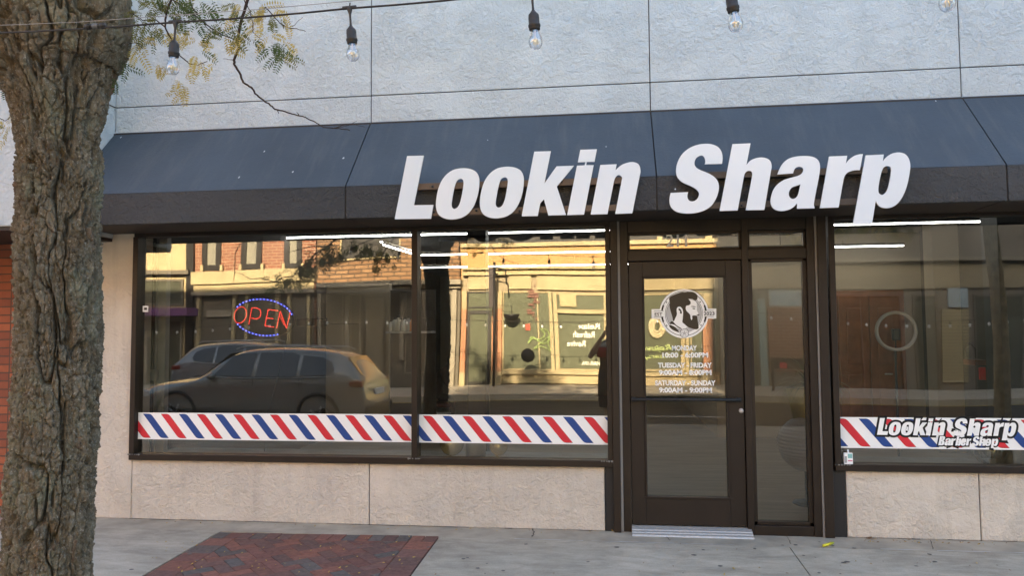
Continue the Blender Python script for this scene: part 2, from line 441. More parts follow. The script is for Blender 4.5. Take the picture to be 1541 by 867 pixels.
# entrance frame: jambs, transom bar
XD0,XD1=.146,1.030
zt0=zat(1030,392); zt1=zat(1030,376.5)
m=MB()
m.box(.0055,.062,-.045,.09,0,ZF+.012,0,.004); m.box(.062,.082,-.03,.09,0,ZF+.012,2,.002); m.box(.082,.146,-.012,.09,0,ZF+.012,0,.004)
m.box(1.032,1.082,-.02,.09,0,ZF+.012,0,.004)
m.box(1.525,1.585,-.02,.09,.0,ZF+.012,0,.004); m.box(1.585,1.60,-.03,.09,0,ZF+.012,2,.002); m.box(1.60,1.668,-.045,.09,0,ZF+.012,0,.004)
m.box(.146,1.525,-.016,.09,zt0,zt1,0,.004)
m.box(.146,1.525,-.014,.09,zat(1030,349),ZF+.012,0,.004)
m.box(1.082,1.525,-.015,.09,0,.075,0,.004)
m.build('entrance_frame',[MT['bronze'],MT['black'],MT['seal']],shop)
def pane_with_beads(name,x0,x1,z0,z1,parent,bead=.018,mat='glass2'):
    m=MB(); b=bead
    for q in ((x0,x0+b,z0,z1),(x1-b,x1,z0,z1),(x0,x1,z0,z0+b),(x0,x1,z1-b,z1)): m.box(q[0],q[1],.004,.05,q[2],q[3],0,.003)
    w=m.build(name,MT['bronze'],parent)
    return w
tw=pane_with_beads('transom_window',.146,1.032,zt1,zat(1030,349),shop)
MB().box(.15,1.03,GY,GY+.006,zt1,zat(1030,349)).build('glass_pane',MT['glass'],tw)
m=MB(); c=P(1018,361.5,GY-.004); put_text(m,'211',(c[0],c[2]),.105,.165,.012,0,-1,0,GY-.004); m.build('number_decal',MT['white'],tw)
tw2=pane_with_beads('transom_window',1.082,1.525,zt1,zat(1170,346.5),shop)
MB().box(1.086,1.52,GY,GY+.006,zt1,zat(1170,346.5)).build('glass_pane',MT['glass'],tw2)
sl=pane_with_beads('side_window',1.082,1.525,.075,zat(1170,388),shop,.03)
MB().box(1.086,1.52,GY,GY+.006,.09,zat(1170,388)).build('glass_pane',MT['glass2'],sl)
# door leaf
m=MB(); x0,x1=.150,1.028; gz1=P(1028,415.5,0)[2]; gz0=P(1036,751,0)[2]; gx0=P(969,560,0)[0]; gx1=P(1095,560,0)[0]
zb=.058; ztop=zt0-.005
m.box(x0,gx0,0.0,.06,zb,ztop,0,.004); m.box(gx1,x1,0,.06,zb,ztop,0,.004); m.box(gx0,gx1,.001,.059,zb,gz0,0,.003); m.box(gx0,gx1,.001,.059,gz1,ztop,0,.003)
b=.014
for q in ((gx0,gx0+b,gz0,gz1),(gx1-b,gx1,gz0,gz1),(gx0-.02,gx1+.02,gz0-.004,gz0+b),(gx0,gx1,gz1-b,gz1)): m.box(q[0],q[1],-.006,.05,q[2],q[3],0,.003)
door=m.build('door',MT['bronze_door'],shop)
MB().box(gx0,gx1,GY,GY+.006,gz0,gz1).build('glass_pane',MT['glass2'],door)
zpb=P(1030,601,0)[2]
m=MB(); m.tube([(x0+.01,-.05,zpb),(x1-.035,-.05,zpb)],.0125,12); m.box(x0+.005,x0+.04,-.055,.002,zpb-.016,zpb+.016,0,.004); m.box(x1-.065,x1-.03,-.055,.002,zpb-.016,zpb+.016,0,.004)
m.build('push_bar',MT['black'],door)
c=P(1115.5,618.5,0); MB().lathe([(.0,-.014),(.013,-.012),(.019,-.004),(.019,.004)],(c[0],0,c[2]),20,0,True,'y').build('lock',MT['alu'],door)
m=MB(); 
prof=[(-.135,.0),(-.128,.012),(-.10,.018),(-.096,.024),(-.07,.030),(-.066,.036),(-.03,.044),(-.005,.050),(.05,.050),(.05,.0)]
a,b_=P(951,800,-.02)[0],P(1131,800,-.02)[0]; n=len(prof)
m.add([(x,y,z) for x in (a,b_) for y,z in prof],[(i,i+1,n+i+1,n+i) for i in range(n-1)]+[tuple(range(n))[::-1],tuple(range(n,2*n))]); m.build('threshold',MT['alu'],shop,True)

# ---------------------------------------------------------------- traced lettering of the shop sign
def z1(p): return (590+p[0]/7.881,225+p[1]/7.881)+tuple(p[2:])
def zz(ox,oy,s=7.225): return lambda p:(ox+p[0]/s,oy+p[1]/s)+tuple(p[2:])
C1=1
GL={
'L':(z1,[[(178,75,1),(376,70,1),(258,660,1),(490,655,1),(460,820,1),(30,826,1)]]),
'o':(z1,[[(860,220),(940,233),(1000,268),(1030,330),(1034,410),(1020,520),(990,620),(950,700),(900,760),(830,805),(750,826),(680,828),(610,812),(555,775),(528,720),(520,650),(528,560),(550,460),(585,375),(640,300),(710,248),(780,226)],
        [(815,345),(840,360),(848,395),(842,450),(825,550),(805,630),(780,680),(745,702),(715,690),(705,655),(712,590),(730,490),(750,410),(775,362)]]),
'k':(zz(740,215),[[(462,93,1),(643,88,1),(572,440,1),(705,253,1),(895,246,1),(708,473,1),(808,783,1),(615,788,1),(567,612,1),(527,655,1),(500,794,1),(325,797,1)]]),
'i':(zz(740,215),[[(963,73,1),(1143,67,1),(1117,204,1),(1033,205,1),(1027,240,1),(1108,240,1),(1003,779,1),(820,784,1),(927,246,1),(1010,242,1),(1018,206,1),(936,208,1)]]),
'n':(zz(840,215),[[(458,238,1),(635,230,1),(623,297,1),(680,245),(740,218),(800,207),(855,218),(886,253),(895,310),(888,352),(806,764,1),(620,772,1),(690,408),(694,372),(665,348),(635,358),(614,392),(602,440),(536,773,1),(353,778,1)]]),
'S':(zz(995,205),[[(473,303,1),(662,298,1),(667,220),(650,155),(610,110),(550,86),(480,80),(400,90),(320,120),(250,170),(200,235),(170,310),(162,385),(175,440),(205,480),(250,510),(320,540),(380,575),(408,610),(408,650),(380,692),(335,708),(298,692),(285,655),(293,607,1),(103,615,1),(90,690),(100,755),(135,800),(190,828),(280,840),(380,832),(470,805),(545,755),(590,690),(618,620),(628,550),(615,490),(575,440),(510,400),(430,368),(378,335),(362,290),(378,240),(410,214),(445,208),(470,230),(480,270)]]),
'h':(zz(1070,205),[[(233,83,1),(430,75,1),(385,312,1),(430,262),(490,237),(550,229),(612,242),(648,275),(660,330),(652,378),(580,800,1),(378,803,1),(447,435),(448,395),(430,376),(395,378),(370,402),(357,445),(290,806,1),(93,812,1)]]),
'a':(zz(1150,215),[[(143,342,1),(315,330,1),(328,290),(350,266),(385,257),(415,268),(425,298),(408,332),(370,355),(300,375),(220,400),(150,445),(100,510),(75,590),(70,650),(90,700),(130,730),(190,740),(260,728),(315,700),(358,655,1),(357,715,1),(550,710,1),(541,665),(558,560),(590,400),(607,290),(603,222),(575,175),(520,148),(430,140),(330,150),(250,180),(190,240)],
        [(395,450,1),(380,520),(365,570),(338,600),(305,607),(278,590),(268,555),(278,515),(305,483),(350,466)]]),
'r':(zz(1230,220),[[(128,110,1),(325,102,1),(310,190,1),(350,140),(400,105),(450,88),(495,84,1),(463,258,1),(400,262),(340,280),(305,312),(287,355),(232,665,1),(28,672,1)]]),
'p':(zz(1230,220),[[(525,98,1),(723,88,1),(712,165,1),(760,110),(820,76),(890,66),(950,82),(990,125),(1010,190),(1008,260),(985,390),(950,500),(900,590),(840,648),(770,672),(700,665),(658,635),(636,590,1),(595,845,1),(388,848,1)],
        [(750,215),(790,222),(803,255),(798,310),(775,430),(750,495),(710,527),(675,515),(664,480),(670,410),(690,310),(715,240)]]),
}
YS=-.70
def glyph_world(ch):
    f,cs=GL[ch]; out=[]
    for c in cs:
        q=[]
        for p in c:
            r=f(p); w=P(r[0],r[1],YS); q.append((w[0],w[2])+tuple(r[2:]))
        out.append(smooth_contour(q))
    return out
GW={k:glyph_world(k) for k in GL}
sign=empty('shop_sign',(P(780,300,YS)[0],-.66,2.4),'large white slanted letters reading Lookin Sharp on brown rails across the charcoal canopy','sign')
dx_o=P(722,290,YS)[0]-P(656,290,YS)[0]
seq=[('L',0),('o',0),('o',dx_o),('k',0),('i',0),('n',0),('S',0),('h',0),('a',0),('r',0),('p',0)]
for ch,dx in seq:
    m=MB(); m.fill([[(x+dx,z) for x,z in c] for c in GW[ch]], lambda x,z,d:(x,YS+d,z), .014, 0, 1)
    m.build('letter',[MT['signwhite'],MT['signedge']],sign,True)
MT['rail2']=simple('dark_sign_rail',(.055,.042,.034),.5,.1,.4,.25,4)
def rail(pa,pb,hgt,mt='rail'):
    a=P(*pa,-.67); b=P(*pb,-.67); z=(a[2]+b[2])/2
    m=MB(); m.box(a[0],b[0],-.683,-.62,z-hgt/2,z+hgt/2,0,.003)
    k=int((b[0]-a[0])/.32)
    for i in range(k): m.lathe([(.0,-.008),(.008,-.006),(.010,0)],(a[0]+.12+i*.32,-.684,z+random.uniform(-.01,.01)),8,1,True,'y')
    m.build('rail',[MT[mt],MT['black']],sign)
rail((628,281.5),(955,271),.05); rail((630,322.5),(950,310),.046)
rail((1020,266),(1335,255),.05,'rail2'); rail((1020,312),(1335,301),.046,'rail2')

# ---------------------------------------------------------------- barber stripe bands on the glass
YD=GY-.003
def band(win,x0,x1,z0,z1,clip=None,phase=0):
    m=MB(); m.box(x0,x1,YD-.001,YD+.0015,z0,z1,0)
    H=z1-z0; per=.1655; zb_=z0+H*.05; zt_=z1-H*.045; h=zt_-zb_; w=.078; run=h*.90
    x=x0-4*per+phase; k=0
    def clipx(poly,a,b):
        for side,v in ((0,a),(1,b)):
            out=[]
            for i in range(len(poly)):
                p,q=poly[i],poly[(i+1)%len(poly)]
                ip=(p[0]>=v) if side==0 else (p[0]<=v); iq=(q[0]>=v) if side==0 else (q[0]<=v)
                if ip: out.append(p)
                if ip!=iq:
                    t=(v-p[0])/(q[0]-p[0]); out.append((v,p[1]+t*(q[1]-p[1])))
            poly=out
            if not poly: return poly
        return poly
    while x<x1+per:
        # top-left corner, rounded top-right, bottom-right corner, rounded bottom-left
        pts=[(0,h,1),(w*.70,h,1),(w*.93,h*.975),(w*1.08,h*.93),(w*1.25,h*.86,1),(run+w*.72,0,1),(run+w*.02,0,1),(run-w*.21,h*.025),(run-w*.36,h*.07),(run-w*.53,h*.14,1)]
        c=smooth_contour(pts,5); 
        ed=clipx([(x+a,zb_+b) for a,b in c],x0,x1)
        if len(ed)>=3:
            cx_=sum(p[0] for p in ed)/len(ed); cz_=sum(p[1] for p in ed)/len(ed)
            m.add([(a,YD-.0016,b) for a,b in ed],[tuple(range(len(ed)))],3)
            # coloured face inside a thin dark edge
            inn=[(cx_+(a-cx_)*(1-.0035/max(.02,abs(a-cx_)+.02)),cz_+(b-cz_)*(1-.0022/max(.02,abs(b-cz_)+.01))) for a,b in ed]
            m.add([(a,YD-.0022,b) for a,b in inn],[tuple(range(len(inn)))],1 if k%2 else 2)
        x+=per; k+=1
    return m.build('stripe_decal',[MT['white'],MT['red'],MT['blue'],MT['ink']],win)
za,zb2=P(400,663.5,YD)[2],P(400,622.5,YD)[2]
print('band z',za,zb2, P(900,669,YD)[2],P(900,625.5,YD)[2],P(1400,678,YD)[2],P(1400,630,YD)[2])
xb=P(215.4,623,YD)[0]
band(winL,P(207.5,640,YD)[0],P(620,640,YD)[0],za,zb2,phase=xb-P(207.5,640,YD)[0]+4*.1655-4*.1655)
# continue the same rhythm in the second pane
band(winL,P(629.5,640,YD)[0],P(921,640,YD)[0],za-.001,zb2,phase=P(636.5,623,YD)[0]-P(629.5,640,YD)[0]-.1655)
zr0,zr1=P(1400,676,YD)[2],P(1400,629,YD)[2]
band(winR,P(1254,640,YD)[0],3.16,zr0,zr1,phase=P(1258,628,YD)[0]-P(1254,640,YD)[0]-.1655)
# window lettering: the same letters small, white with a thick black edge
def word(mb_w, glyphs, origin, scale, yk, yw, off):
    for cs in glyphs:
        q=[[(origin[0]+(x-SX0)*scale[0], origin[1]+(z-SZ0)*scale[1]) for x,z in c] for c in cs]
        mb_w.fill(q[:1] if False else q, lambda x,z,d:(x,yk,z),0,1,None,off)
        mb_w.fill(q, lambda x,z,d:(x,yw,z),0,0)
SX0=min(x for x,z in GW['L'][0]); SZ0=min(z for x,z in GW['L'][0])
SX1=max(x for x,z in GW['p'][0]); 
def shift(cs,dx): return [[(x+dx,z) for x,z in c] for c in cs]
allg=[shift(GW[ch],dx) for ch,dx in seq]
a=P(1319.5,654,YD); b=P(1529,640,YD); top=P(1322,628.5,YD)
kx=(b[0]-a[0])/(SX1-SX0); kz=(top[2]-a[2])/(max(z for x,z in GW['L'][0])-SZ0)
m=MB(); word(m,allg,(a[0],a[2]-.004),(kx,kz),YD-.0030,YD-.0040,.016)
# Barber Shop
LH=max(z for x,z in GW['L'][0])-SZ0; sh=.23
def up(pts):   # upright unit-height drawing -> slanted, in the same units as the big letters
    return [[(SX0+ (p[0]+sh*p[1])*LH, SZ0+p[1]*LH)+tuple(p[2:]) for p in c] for c in pts]
Bc=[[(0,0,1),(0,1,1),(.36,1,1),(.50,.97),(.57,.87),(.57,.70),(.53,.60),(.44,.53,1),(.55,.47),(.60,.36),(.60,.20),(.54,.05),(.38,0,1)],[(.26,.80,1),(.26,.62,1),(.31,.62),(.34,.71),(.31,.80)],[(.26,.40,1),(.26,.18,1),(.32,.19),(.35,.29),(.32,.40)]]
bc=[[(0,0,1),(0,1,1),(.25,1,1),(.25,.70,1),(.32,.76),(.40,.78),(.50,.73),(.53,.60),(.53,.16),(.49,.03),(.39,-.02),(.31,.01),(.25,.08,1),(.25,0,1)],[(.25,.56),(.27,.60),(.29,.56),(.29,.20),(.27,.16),(.25,.20)]]
ec=[[(.28,.78),(.44,.74),(.52,.62),(.52,.34,1),(.24,.34,1),(.24,.20),(.27,.14),(.30,.20),(.30,.28,1),(.52,.28,1),(.50,.10),(.40,0),(.27,-.02),(.11,.02),(.02,.14),(0,.30),(0,.50),(.03,.66),(.13,.76)],[(.24,.46,1),(.24,.56),(.27,.61),(.30,.56),(.30,.46,1)]]
def norm(cs): 
    mn=min(x for c in cs for x,z in c); return [[(x-mn+SX0,z) for x,z in c] for c in cs], max(x for c in cs for x,z in c)-mn
GB={'B':[smooth_contour(c) for c in up(Bc)],'b':[smooth_contour(c) for c in up(bc)],'e':[smooth_contour(c) for c in up(ec)]}
cur=0; lst=[]
for ch in 'Barber Shop':
    if ch==' ': cur+=.10*LH*1.6; continue
    g_,w_=norm(GB.get(ch) or GW[ch]); lst.append(shift(g_,cur)); cur+=w_*(.86 if ch not in 'rp' else .84)
tot=max(x for cs in lst for c in cs for x,z in c)-SX0
a=P(1411.5,670.5,YD); b=P(1502,668,YD)
k2=(b[0]-a[0])/tot
word(m,lst,(a[0],a[2]),(k2,k2*1.02),YD-.0032,YD-.0044,.010)
m.build('name_decal',[MT['white'],MT['ink']],winR)

# ---------------------------------------------------------------- door badge and opening hours
def zl(p,s=10.2): return (975+p[0]/s,430+p[1]/s)+tuple(p[2:])
m=MB()
def pl(pts,mat,lay,sm=True,holes=()):
    def cv(ps): 
        q=[]
        for p in ps:
            r=zl(p); w=P(r[0],r[1],YD); q.append((w[0],w[2])+tuple(r[2:]))
        return smooth_contour(q,5) if sm else [(a,b) for a,b,*_ in q]
    m.fill([cv(pts)]+[cv(h) for h in holes], lambda x,z,d:(x,YD-.0006*lay,z),0,mat)
def ring(cx,cy,r0,r1,mat,lay,a0=0,a1=360):
    n=40; a0=R_(a0);a1=R_(a1)
    if a1-a0>6.2:
        o=[(cx+r1*math.cos(2*math.pi*i/n),cy+r1*math.sin(2*math.pi*i/n)) for i in range(n)]
        if r0>0: pl(o,mat,lay,False,[[(cx+r0*math.cos(2*math.pi*i/n),cy+r0*math.sin(2*math.pi*i/n)) for i in range(n)]])
        else: pl(o,mat,lay,False)
    else:
        n=12; pl([(cx+r1*math.cos(a0+(a1-a0)*i/n),cy+r1*math.sin(a0+(a1-a0)*i/n)) for i in range(n+1)]+[(cx+r0*math.cos(a1-(a1-a0)*i/n),cy+r0*math.sin(a1-(a1-a0)*i/n)) for i in range(n+1)],mat,lay,False)
cx_,cy_=553,430
ring(cx_,cy_,0,378,0,1)
pl([(55,362),(1050,352),(1050,505),(57,512)],0,1.2,False)
ring(cx_,cy_,338,346,1,2,195,345); ring(cx_,cy_,338,346,1,2,20,160)
for a0,a1 in ((-22,-7),(8,22),(158,172),(188,202)): ring(cx_,cy_,326,352,1,2.2,a0,a1)
ring(cx_,cy_,0,290,0,2.4); ring(cx_,cy_,283,290,1,2.6); ring(cx_,cy_,0,272,3,2.6); ring(cx_,cy_,266,272,1,2.8)
for x,y in ((285,256),(803,250),(288,612),(815,608)): ring(x,y,0,10,1,2.8)
# face, neck
pl([(390,300),(620,205,1),(700,225),(745,260),(752,330),(750,375,1),(785,455,1),(745,462,1),(745,520),(700,600),(600,650),(520,680,1),(340,600,1),(385,540),(420,430)],0,3)
pl([(335,250),(325,200),(350,165),(430,128),(520,100),(580,102),(640,92),(700,100),(745,130),(762,165),(752,215),(715,225),(680,205),(620,205,1),(650,240),(655,275),(630,300),(590,310),(580,345),(590,385),(625,420),(648,450),(655,500),(668,532,1),(682,505),(680,470),(700,458),(755,462,1),(765,540),(778,650),(740,672),(680,660),(620,640),(560,590),(530,560),(535,500),(540,400),(520,345),(480,322),(450,340),(440,380),(445,440),(420,500),(400,545),(385,540),(375,480),(345,380),(330,300)],2,3.4)
pl([(440,370),(455,335),(490,322),(525,350),(535,395),(520,435),(490,450),(460,430)],0,3.8)
pl([(478,350),(505,370),(520,410),(515,432),(490,420),(495,395),(470,370)],2,4.2)
pl([(655,320),(700,315),(740,332),(700,328)],2,4.2); pl([(680,350),(710,345),(728,358),(705,362)],2,4.2); pl([(745,450),(770,440),(790,440),(785,458)],2,3.9)
pl([(372,545),(335,585),(400,600),(470,650),(515,670),(520,660),(440,610)],2,3.8)
pl([(325,612),(350,605),(420,640),(480,715),(400,690),(345,650)],2,3.8)
pl([(590,640),(660,655),(700,675),(640,710),(600,690)],3,3.6)
ring(560,732,0,70,1,4.4); ring(560,732,0,62,0,4.8)
st=[]
for i in range(10): 
    rr=50 if i%2==0 else 20; an=-math.pi/2+i*math.pi/5; st.append((560+rr*math.cos(an),732+rr*math.sin(an)))
pl(st,3,5.2,False); ring(560,732,44,48,1,5.2)
def logo_text(s,x0,x1,y0,y1):
    a=P(*zl(((x0+x1)/2,(y0+y1)/2))[:2],YD); l=P(*zl((x0,y0))[:2],YD); r=P(*zl((x1,y1))[:2],YD)
    put_text(m,s,(a[0],a[2]),abs(l[2]-r[2]),r[0]-l[0],.02,1,-1,0,YD-.0028)
logo_text('EST',103,222,415,465); logo_text('2023',856,1022,402,455)
for y in (388,480): pl([(92,y),(240,y),(240,y+6),(92,y+6)],1,4,False)
for y in (378,472): pl([(855,y),(1010,y),(1010,y+6),(855,y+6)],1,4,False)
m.build('badge_decal',[MT['white'],MT['ink'],MT['brownink'],MT['greyvinyl']],door)
for s,x0,x1,y0,y1 in (('MONDAY',300,665,97,172),('10:00 - 6:00PM',160,825,198,275),('TUESDAY - FRIDAY',98,880,348,422),('9:00AM - 8:00PM',110,875,452,530),('SATURDAY - SUNDAY',55,935,604,680),('9:00AM - 9:00PM',112,882,708,785)):
    if s[0] in 'MTS': m=MB()
    l=(980+x0/9.638,510+y0/9.638); r=(980+x1/9.638,510+y1/9.638)
    a=P(*l,YD); b=P(*r,YD); sy_=(a[2]+b[2])/2
    H_=(y1-y0)/9.638/FPX*CAMD*1.0
    put_text(m,s,((a[0]+b[0])/2,P((l[0]+r[0])/2,(l[1]+r[1])/2,YD)[2]),H_,b[0]-a[0],.040,0,-1,0,YD-.001)
    if s[0] not in 'MTS': m.build('hours_decal',MT['white'],door)
# small stickers on the glass
c=P(219,465,YD); m=MB(); m.box(c[0]-.026,c[0]+.026,YD-.001,YD,c[2]-.027,c[2]+.027,0); m.box(c[0]-.012,c[0]+.014,YD-.002,YD-.001,c[2]-.010,c[2]+.012,1); m.build('sticker',[MT['white'],MT['brownink']],winL)

# ---- interior shell
m=MB(); m.box(XL+.16,XR-.16,.21,12.3,-.02,.04); m.build('shop_floor',MT['plank'],shop)
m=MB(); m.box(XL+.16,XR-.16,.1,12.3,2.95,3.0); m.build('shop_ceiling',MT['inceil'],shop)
wx=P(1248,450,5.2)[0]
m=MB(); m.box(wx-1.6,XR-.16,5.2,5.35,.04,2.95,0); m.box(wx-1.6,wx-1.45,5.35,12.3,.04,2.95,0)
xa=P(513,500,2.6)[0]; m.box(XL+.16,xa,4.6,4.75,.04,2.3,0); m.box(XL+.16,wx-1.6,12.2,12.3,.04,2.95,0)
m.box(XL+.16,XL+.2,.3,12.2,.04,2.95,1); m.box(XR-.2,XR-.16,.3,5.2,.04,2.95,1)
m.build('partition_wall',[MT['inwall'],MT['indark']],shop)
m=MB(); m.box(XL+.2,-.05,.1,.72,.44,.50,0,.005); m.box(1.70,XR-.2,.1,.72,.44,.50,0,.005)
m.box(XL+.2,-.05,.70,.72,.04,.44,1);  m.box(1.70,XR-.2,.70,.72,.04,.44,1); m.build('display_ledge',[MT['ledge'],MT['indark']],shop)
m=MB(); a=P(703,400,1.6)[0]; b=P(731,400,1.6)[0]; m.box(a,b,1.6,1.6+b-a,.04,2.95); m.build('interior_column',MT['black'],shop); m=MB(); a=P(1503,400,1.0)[0]; b=P(1549,400,1.0)[0]; m.box(a,b,1.0,1.3,.04,2.95); m.build('interior_column',MT['black'],shop)
m=MB(); a=P(1408,500,4.0)[0]; b=P(1451,500,4.0)[0]; m.box(a,b,4.0,4.3,.04,2.95,0,.01); m.build('interior_column',MT['inwall'],shop)
m=MB(); a=P(224,500,.35)[0]; b=P(249,500,.35)[0]; m.box(a,b,.35,.42,.5,2.95,0,.006); m.tube([((a+b)/2,.335,.5),((a+b)/2,.335,2.9)],.012,8); c=P(232,565,.33); m.box(c[0]-.035,c[0]+.04,.29,.34,c[2]-.05,c[2]+.05,0,.006)
m.build('conduit_board',MT['ledge'],shop)
# ================================================================ ground
m=MB(); m.box(-300,300,-300,300,-.60,-.45); tag(m.build('ground',simple('ground_soil',(.10,.09,.08),.95)),kind='structure')
YK=-6.9      # kerb line
def g2(px,py): p=G(px,py); return (float(p[0]),float(p[1]))
# paver inset corners
q1=g2(330,802); q2=g2(661,807.5); q3=g2(617,867); q4=g2(217,867)
def extend(a,b,y): t=(y-a[1])/(b[1]-a[1]); return (a[0]+(b[0]-a[0])*t,y)
YP=-2.55
q3=extend(q2,q3,YP); q4=extend(q1,q4,YP)
print('inset',q1,q2,q3,q4)
YS0=(q1[1]+q2[1])/2
YS1=g2(1200,821)[1]
print('strip',YS0,YS1)
# sidewalk: slabs butted with thin dirty joints, strip along the wall
TH=-.12
swm=[MT['conc'],MT['crack'],MT['conc2']]
m=MB()
def slab(poly,z=0.0,mat=0,t=.12):
    n=len(poly); m.add([(x,y,z) for x,y in poly]+[(x,y,z-t) for x,y in poly],[tuple(range(n)),tuple(range(n,2*n))[::-1]]+[(i,(i+1)%n+0,(i+1)%n+n,i+n)[::-1] for i in range(n)],mat)
ys=YS0-.0
m.box(-45,45,YK+.15,.3,-.2,-.012,1)
slab([(-45,ys+.004),(45,ys+.004),(45,.012),(-45,.012)],0.0,2)
slab([(-45,ys-.004),(-45,YK+.16),(q4[0]-.012+(q4[0]-q1[0])/(q4[1]-q1[1])*0,YP),(q1[0]-.01,ys-.004)][::1],0.002)
jx=g2(1187,823)[0]; jb=g2(1219,867)
jend=extend((jx,ys),jb,YP)
slab([(q2[0]+.01,ys-.004),(q3[0]+.01,YP),(jend[0]-.004,YP),(jx-.004,ys-.004)],0.002)
slab([(jx+.004,ys-.004),(jend[0]+.004,YP),(45,YP),(45,ys-.004)],0.002)
x=q4[0]
slab([(-45,YK+.16),(45,YK+.16),(45,YP-.006),(x,YP-.006)],0.0015)
tag(m.build('sidewalk',swm,None,True),kind='structure')
m=MB(); m.box(-45,45,YK,YK+.155,-.35,0.0,0,.02); tag(m.build('kerb',MT['conc']),kind='structure')
# cracks in the strip and dirt line along the wall foot
m=MB()
def crack(pts,w=.006):
    p=[g2(*a) for a in pts]; out=[]
    for i in range(len(p)-1):
        n_=6
        for k in range(n_): 
            t=k/n_; out.append((p[i][0]*(1-t)+p[i+1][0]*t+random.uniform(-.006,.006),p[i][1]*(1-t)+p[i+1][1]*t+random.uniform(-.004,.004)))
    out.append(p[-1])
    for a,b in zip(out[:-1],out[1:]):
        d=np.array(b)-np.array(a); n2=np.array([-d[1],d[0]]); n2=n2/np.linalg.norm(n2)*w*random.uniform(.3,.7)
        m.add([(a[0]-n2[0],a[1]-n2[1],.0045),(b[0]-n2[0],b[1]-n2[1],.0045),(b[0]+n2[0],b[1]+n2[1],.0045),(a[0]+n2[0],a[1]+n2[1],.0045)],[(0,1,2,3)])
crack([(802,797),(804,803),(801,809)],.008); crack([(1003,809),(1008,815)],.004); crack([(1183,806),(1190,820)],.004); crack([(1400,815),(1404,828)],.004)
for x0_,x1_ in ((-4.2,-.06),(1.77,4.4)):
    x=x0_
    while x<x1_:
        l=random.uniform(.05,.2); w=random.uniform(.004,.016)
        m.add([(x,-w,.003),(x+l,-w*random.uniform(.4,1.4),.003),(x+l,.004,.003),(x,.004,.003)],[(0,1,2,3)]); x+=l
tag(m.build('ground_cracks',MT['crack']),kind='structure')
m=MB()
for x0_,x1_ in ((-.75,.62),(1.9,4.4),(.3,.9)):
    x=x0_
    while x<x1_:
        l=random.uniform(.04,.16); w0,w1=random.uniform(.001,.006),random.uniform(.001,.007)
        if random.random()<.82: m.add([(x,ys-w0,.0062),(x+l,ys-w1,.0062),(x+l,ys+w1,.0062),(x,ys+w0,.0062)],[(0,1,2,3)])
        x+=l
tag(m.build('mortar_line',simple('pale_mortar',(.55,.53,.5),.9)),kind='structure')
m=MB()
for k in range(55):
    p=G(random.uniform(150,1535),random.uniform(812,866),.0045) if k<45 else G(random.uniform(0,140),random.uniform(790,860),.0045)
    r=random.uniform(.006,.02); n=9
    m.add([(p[0]+r*math.cos(a)*random.uniform(.7,1.2),p[1]+r*math.sin(a)*random.uniform(.7,1.2),.0052) for a in [2*math.pi*i/n for i in range(n)]],[tuple(range(n))])
tag(m.build('gum_spots',simple('old_gum',(.13,.115,.10),.8)),kind='structure')
# clay paver inset
m=MB()
def clip(poly,pl):
    for (a,b) in pl:   # keep left of a->b
        out=[]
        for i in range(len(poly)):
            p,q=poly[i],poly[(i+1)%len(poly)]
            sp=(b[0]-a[0])*(p[1]-a[1])-(b[1]-a[1])*(p[0]-a[0]); sq=(b[0]-a[0])*(q[1]-a[1])-(b[1]-a[1])*(q[0]-a[0])
            if sp>=0: out.append(p)
            if (sp>=0)!=(sq>=0):
                t=sp/(sp-sq); out.append((p[0]+t*(q[0]-p[0]),p[1]+t*(q[1]-p[1])))
        poly=out
        if len(poly)<3: return []
    return poly
cols=[(.21,.085,.062),(.19,.075,.058),(.16,.075,.062),(.135,.07,.06),(.12,.088,.078),(.11,.095,.09),(.24,.09,.062),(.17,.08,.065)]
def inset(poly,g=.0025):
    c=np.mean(poly,axis=0); o=[]
    for p in poly:
        d=np.array(p)-c; L=np.linalg.norm(d)+1e-9; o.append(tuple(c+d*(1-g*1.4/L)))
    return o
def brickp(poly):
    if len(poly)<3: return
    a=0
    for i in range(len(poly)): a+=poly[i][0]*poly[(i+1)%len(poly)][1]-poly[(i+1)%len(poly)][0]*poly[i][1]
    if abs(a)<.0006: return
    if a<0: poly=poly[::-1]
    poly=inset(poly); z=.0015+random.uniform(-.0012,.0015); n=len(poly)
    top=inset(poly,.002)
    c=random.choice(cols); f=random.uniform(.85,1.15); c=(c[0]*f*.95+.038,c[1]*f*.95+.026,c[2]*f*.90+.021)
    m.add([(x,y,z) for x,y in top]+[(x,y,z-.003) for x,y in poly]+[(x,y,z-.03) for x,y in poly],[tuple(range(n))]+[(n+i,n+(i+1)%n,(i+1)%n,i) for i in range(n)]+[(2*n+i,2*n+(i+1)%n,n+(i+1)%n,n+i) for i in range(n)],0,False,c)
Q=[q1,q2,q3,q4]
A1,A2,A3,A4=[np.array(q) for q in Q]
# border: soldier course along the wall side, two stretcher rows on the flanks
bw,bl=.098,.198
ut=(A2-A1)/np.linalg.norm(A2-A1); ud=(A4-A1)/np.linalg.norm(A4-A1); ur=(A3-A2)/np.linalg.norm(A3-A2)
def q_(a,b,c,d): brickp([tuple(a),tuple(b),tuple(c),tuple(d)][::-1])
bl2=.17
n=int(np.linalg.norm(A2-A1)/.1)
for i in range(n):
    t0,t1=i/n,(i+1)/n
    a=A1+(A2-A1)*t0;b=A1+(A2-A1)*t1
    down=(ud*(1-t0)+ur*t0); sk=ut*.04
    q_(a,b,b+down*bl2-sk*0,a+down*bl2-sk*0)
def flank(base,dirv,side):
    k=0; s=bl2
    while s<1.9:
        a=base+dirv*s; b=base+dirv*(s+bl)
        q_(a,b,b+side*bl2*1.2,a+side*bl2*1.2); s+=bl
flank(A1,ud,ut); flank(A2,ur,-ut)
